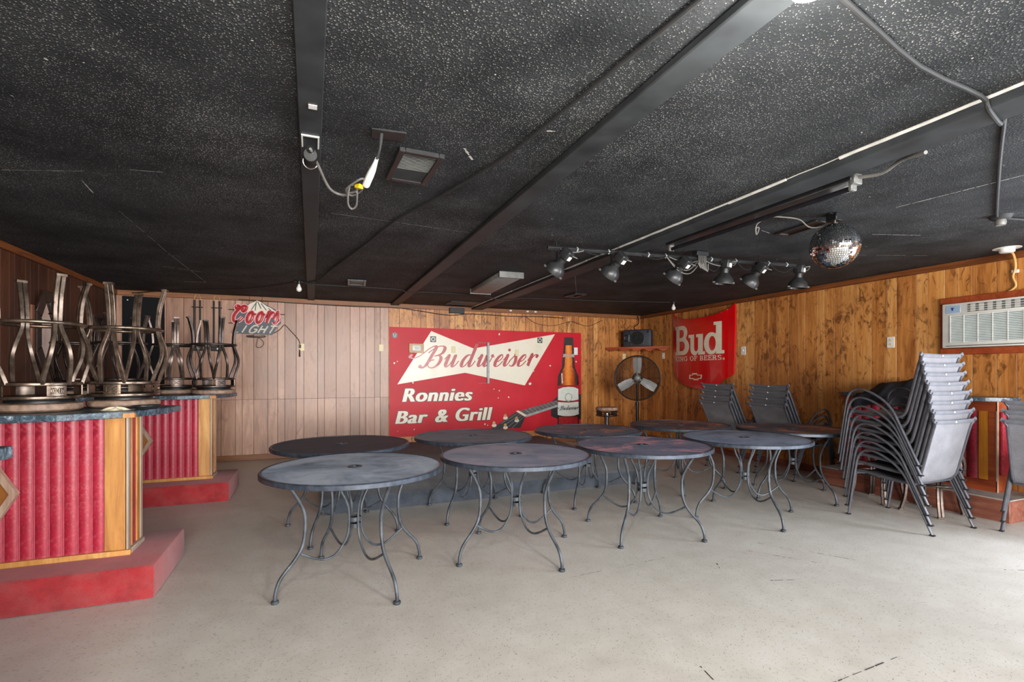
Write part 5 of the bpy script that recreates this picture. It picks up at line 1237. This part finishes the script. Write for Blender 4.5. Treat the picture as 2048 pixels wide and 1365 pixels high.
for (a, b, sag) in ((.04, .12, .02), (.12, .21, .03), (.33, .42, .03), (.42, .56, .14), (.42, .55, .11), (.43, .56, .04), (.56, .70, .05), (.56, .70, .035), (.70, .78, .07), (.84, .95, .07), (.56, .64, .10)):
    pa, pb = (P1 - P0) * a, (P1 - P0) * b; m = MB()
    m.tube(cat([pa + V((0, -.015, -.01)), pa * .7 + pb * .3 + V((0, -.02, -.01 - sag * .85)), pa * .35 + pb * .65 + V((0, -.02, -.01 - sag)), pb + V((0, -.015, -.01))], 5), .0045, 6); m.build('cord', M['cable_grey'] if random.random() < .5 else M['cable_black'], BAR)
q = (P1 - P0) * .555; m = MB(); m.b2(q + V((-.07, -.04, .018)), q + V((.07, .04, .06))); jb = m.build('power_box', M['black_satin'], BAR, bevel=.004)
for k in range(5):
    m = MB(); xk = q.x - .04 + .02 * k; m.tube(cat([(xk, q.y - .03, q.z + .02), (xk - .01, q.y - .045, q.z - .05 - .012 * k), (xk + .015, q.y - .04, q.z - .10 - .006 * k), (xk - .02 + .01 * k, q.y - .04, q.z - .055)], 5), .0055, 6); m.build('plug_cord', M['cable_grey'], jb)
def spotlight(pos, tilt, az, label):
    r = thing('spotlight', label, 'spotlight', pos, R(az), 'spotlights on the bar')
    m = MB(); m.cyl((0, 0, -.014), (0, 0, -.04), .007, n=8)
    m.box((0, 0, -.042), (.135, .022, .004))
    for s in (-1, 1): m.box((s * .066, 0, -.082), (.004, .022, .08))
    m.build('yoke', M['black_metal'], r)
    Mx = Matrix.Translation((0, 0, -.118)) @ Matrix.Rotation(R(tilt), 4, 'X')
    # the lamp points along local -z, tilted towards +y
    m = MB(); m.lathe([(0.0001, .05), (.034, .05), (.036, .02), (.036, -.005), (.052, -.022), (.078, -.048), (.090, -.075), (.093, -.110), (.088, -.110), (.084, -.078), (.06, -.04), (.0001, -.03)], 32, Mx); hs = m.build('reflector', M['black_satin'], r)
    m = MB(); m.b2((-.047, -.047, .035), (.047, .047, .125), Mx); m.build('ballast_box', M['black_satin'], r, bevel=.016, seg=3)
    m = MB(); m.b2((-.024, -.0495, .05), (.024, -.0468, .088), Mx); m.build('sticker', M['label_w'], r)
    for k in range(3):
        a = 2 * PI * k / 3 + .5; m = MB(); m.box((.096 * math.cos(a), .096 * math.sin(a), -.10), (.02, .02, .014), Mx); m.build('clip', M['grey_metal'], hs)
    for s in (-1, 1):
        m = MB(); m.lathe([(0.0001, 0), (.014, 0), (.014, .012), (0.0001, .012)], 10, Matrix.Translation((s * .068, 0, -.118)) @ Matrix.Rotation(s * PI / 2, 4, 'Y')); m.build('tilt_knob', M['black_metal'], r)
    m = MB(); m.tube(cat([Mx @ V((.02, -.045, .10)), Mx @ V((.05, -.075, .11)), V((.07, -.05, -.05)), V((.04, -.012, -.014))], 5), .0045, 6); m.build('cord', M['cable_grey'], r)
    return r
SPD = [(.045, 46, 32, 'first spotlight from the left on the ceiling bar'), (.235, 46, 24, 'second spotlight on the bar, beside the third beam'), (.475, 46, 20, 'third spotlight on the bar, right of the third beam'),
       (.655, 8, 20, 'spotlight on the bar pointing straight down just right of the tangled plugs'), (.785, 42, 20, 'tilted spotlight on the bar, second from the right end'), (.975, 6, 20, 'spotlight pointing straight down at the right end of the bar')]
for f, tl, az, lab in SPD:
    q = P0 + (P1 - P0) * f; spotlight((q.x, q.y, q.z), tl, az, lab)
# round dome lamps on the second beam; the first is just cut by the top of the picture, the others are unseen fill lights, added for their downlight
def dome_lamp(x, y, z, power, label):
    r = thing('dome_lamp', label, 'ceiling lamp', (x, y, z), 0, 'dome lamps')
    m = MB(); m.lathe([(0.0001, -.018), (.075, -.018), (.08, -.010), (.08, -.0005), (0.0001, -.0005)], 32); m.build('base', M['white_plastic'], r)
    t = NT('lit_dome_glass'); t.out(srgb(236, 234, 228), .3); t.b.inputs['Emission Color'].default_value = (1, .97, .92, 1); t.b.inputs['Emission Strength'].default_value = 3.0
    m = MB(); m.lathe([(.066, -.018), (.066, -.032), (.054, -.052), (.03, -.064), (0.0001, -.068)], 32); m.build('glass_dome', t.m, r)
    l = bpy.data.lights.new('dome_lamp_light', 'POINT'); l.energy = power; l.color = (1, .96, .90); l.shadow_soft_size = .12
    o = bpy.data.objects.new('dome_lamp_light', l); COL.objects.link(o); o.location = (x, y, z - .30)
dome_lamp(1.278, .975, CEIL - .035, 48, 'white dome lamp on the second beam cut by the top edge')
dome_lamp(-.005, .45, CEIL - .02, 62, 'unseen dome lamp added on the first beam above the viewpoint')  # put in out of view to brighten the left floor, bars and tables
dome_lamp(1.278, -1.9, CEIL - .035, 75, 'unseen dome lamp added on the second beam behind the viewpoint')
dome_lamp(1.278, -4.4, CEIL - .035, 60, 'unseen dome lamp added on the second beam near the rear wall')
# security camera style lamp on the first beam
r = thing('beam_spotlight', 'black cylinder lamp with a white bracket on the first ceiling beam', 'light fitting', (-.005, 2.66, CEIL - .02))
m = MB()
m.b2((-.040, -.105, -.006), (.040, -.094, -.0005)); m.b2((-.040, -.094, -.006), (-.033, .03, -.0005)); m.b2((.033, -.094, -.006), (.040, .03, -.0005)); m.build('bracket', M['white_plastic'], r)
m = MB(); m.lathe([(0.0001, -.11), (.030, -.108), (.034, -.10), (.034, .10), (.028, .112), (0.0001, .114)], 24, Matrix.Translation((0, .05, -.05)) @ Matrix.Rotation(-R(78), 4, 'X')); m.build('body', simple('matte_black', srgb(18, 18, 18), .65), r)
m = MB(); m.lathe([(.030, .0), (.036, .0), (.036, .014), (.030, .014), (.030, 0)], 24, Matrix.Translation((0, .05, -.05)) @ Matrix.Rotation(-R(78), 4, 'X') @ Matrix.Translation((0, 0, .095))); m.build('rim', M['chrome'], r)
m = MB(); m.lathe([(0.0001, 0), (.012, 0), (.018, .004), (.018, .008)], 16, Matrix.Translation((0, -.06, -.052)) @ Matrix.Rotation(R(80), 4, 'X')); m.build('cable_gland', M['black_metal'], r)
tube_thing('hanging_cable', 'grey cable looping from the beam lamp to the taped bracket', 'cable', [(-.005, 2.575, CEIL - .077), (.03, 2.70, CEIL - .10), (.09, 2.86, CEIL - .155), (.16, 2.88, CEIL - .175), (.205, 2.82, CEIL - .175), (.225, 2.74, CEIL - .165)], .007, M['cable_grey'])
r = thing('taped_bracket', 'ceiling bracket with white tape, yellow connector and tangled grey cable', 'ceiling bracket', (.338, 2.447, CEIL))
m = MB(); m.b2((-.075, -.045, -.010), (.085, .045, -.0005), Matrix.Rotation(R(-6), 4, 'Z')); m.build('plate', M['black_satin'], r, bevel=.002)
m = MB(); m.cyl((-.03, -.01, -.008), (-.032, .01, -.05), .008, n=8); m.tube(cat([(-.032, .01, -.045), (-.035, .02, -.075), (-.045, .05, -.11)], 4), .006, 7); m.build('arm', M['conduit'], r)
m = MB(); m.tube(cat([(-.044, .05, -.105), (-.055, .10, -.135), (-.07, .16, -.165), (-.080, .21, -.185)], 4), [.008, .009, .010, .012, .014, .016, .017, .018, .018, .018, .018, .018, .018][:13], 8); m.build('tape_wrap', M['white_plastic'], r)
m = MB(); m.box((0, 0, 0), (.026, .045, .022), Matrix.Translation((-.112, .235, -.188)) @ Euler((.2, .1, .5)).to_matrix().to_4x4()); m.build('yellow_connector', simple('yellow_plastic', srgb(226, 200, 30), .45, var=.05), r, bevel=.003)
m = MB(); m.tube(cat([(-.113, .293, -.165), (-.15, .25, -.18), (-.165, .31, -.19), (-.14, .35, -.20), (-.10, .30, -.19), (-.08, .22, -.17), (-.10, .18, -.165), (-.14, .22, -.18), (-.17, .29, -.19), (-.16, .33, -.195), (-.12, .28, -.20)], 5), .005, 6)
m.tube(cat([(-.155, .26, -.18), (-.16, .32, -.215), (-.155, .37, -.245), (-.135, .40, -.255), (-.115, .37, -.245), (-.115, .31, -.215), (-.12, .26, -.185)], 5), .005, 6); m.build('tangled_cable', M['cable_grey'], r)
# tag on the first beam
m = MB(); m.b2((-.012, 2.26, CEIL - .0235), (.022, 2.295, CEIL - .0205)); tg = m.build('paper_tag', M['white_plastic']); tag(tg, 'small white paper tag stuck to the first ceiling beam', 'tag')
# cables and small fittings along the back cornice
tube_thing('cornice_cable', 'dark cable strung along the cornice above the beer sign', 'cable', [(-1.0, BACK - .034, 2.40), (-.2, BACK - .034, 2.385), (.6, BACK - .034, 2.375), (1.3, BACK - .034, 2.385), (1.7, BACK - .034, 2.35), (2.2, BACK - .034, 2.30), (2.6, BACK - .034, 2.34), (3.3, BACK - .034, 2.33), (3.9, BACK - .034, 2.345), (4.4, BACK - .034, 2.34)], .007, M['cable_black'])
tube_thing('cornice_cable', 'thin wire sagging in two loops above the right end of the beer sign', 'cable', [(3.62, BACK - .03, 2.345), (3.85, BACK - .012, 2.22), (4.2, BACK - .012, 2.19), (4.55, BACK - .03, 2.28), (4.7, BACK - .03, 2.25), (4.95, BACK - .012, 2.21), (5.25, BACK - .03, 2.33)], .004, M['cable_black'])
m = MB(); m.b2((2.20, BACK - .07, 2.335), (2.46, BACK - .023, 2.43)); tag(m.build('cornice_box', M['black_metal'], bevel=.004), 'small black box on the cornice above the beer sign', 'box')
for i, (x, lab) in enumerate(((3.33, 'left one of the three white clips above the beer sign'), (3.66, 'middle one of the three white clips above the beer sign'), (3.82, 'right one of the three white clips above the beer sign'))):
    m = MB(); m.b2((x - .025, BACK - .05, 2.415), (x + .025, BACK - .023, 2.445)); tag(m.build('wall_clip', M['white_plastic'], bevel=.006), lab, 'clip', 'white cable clips')
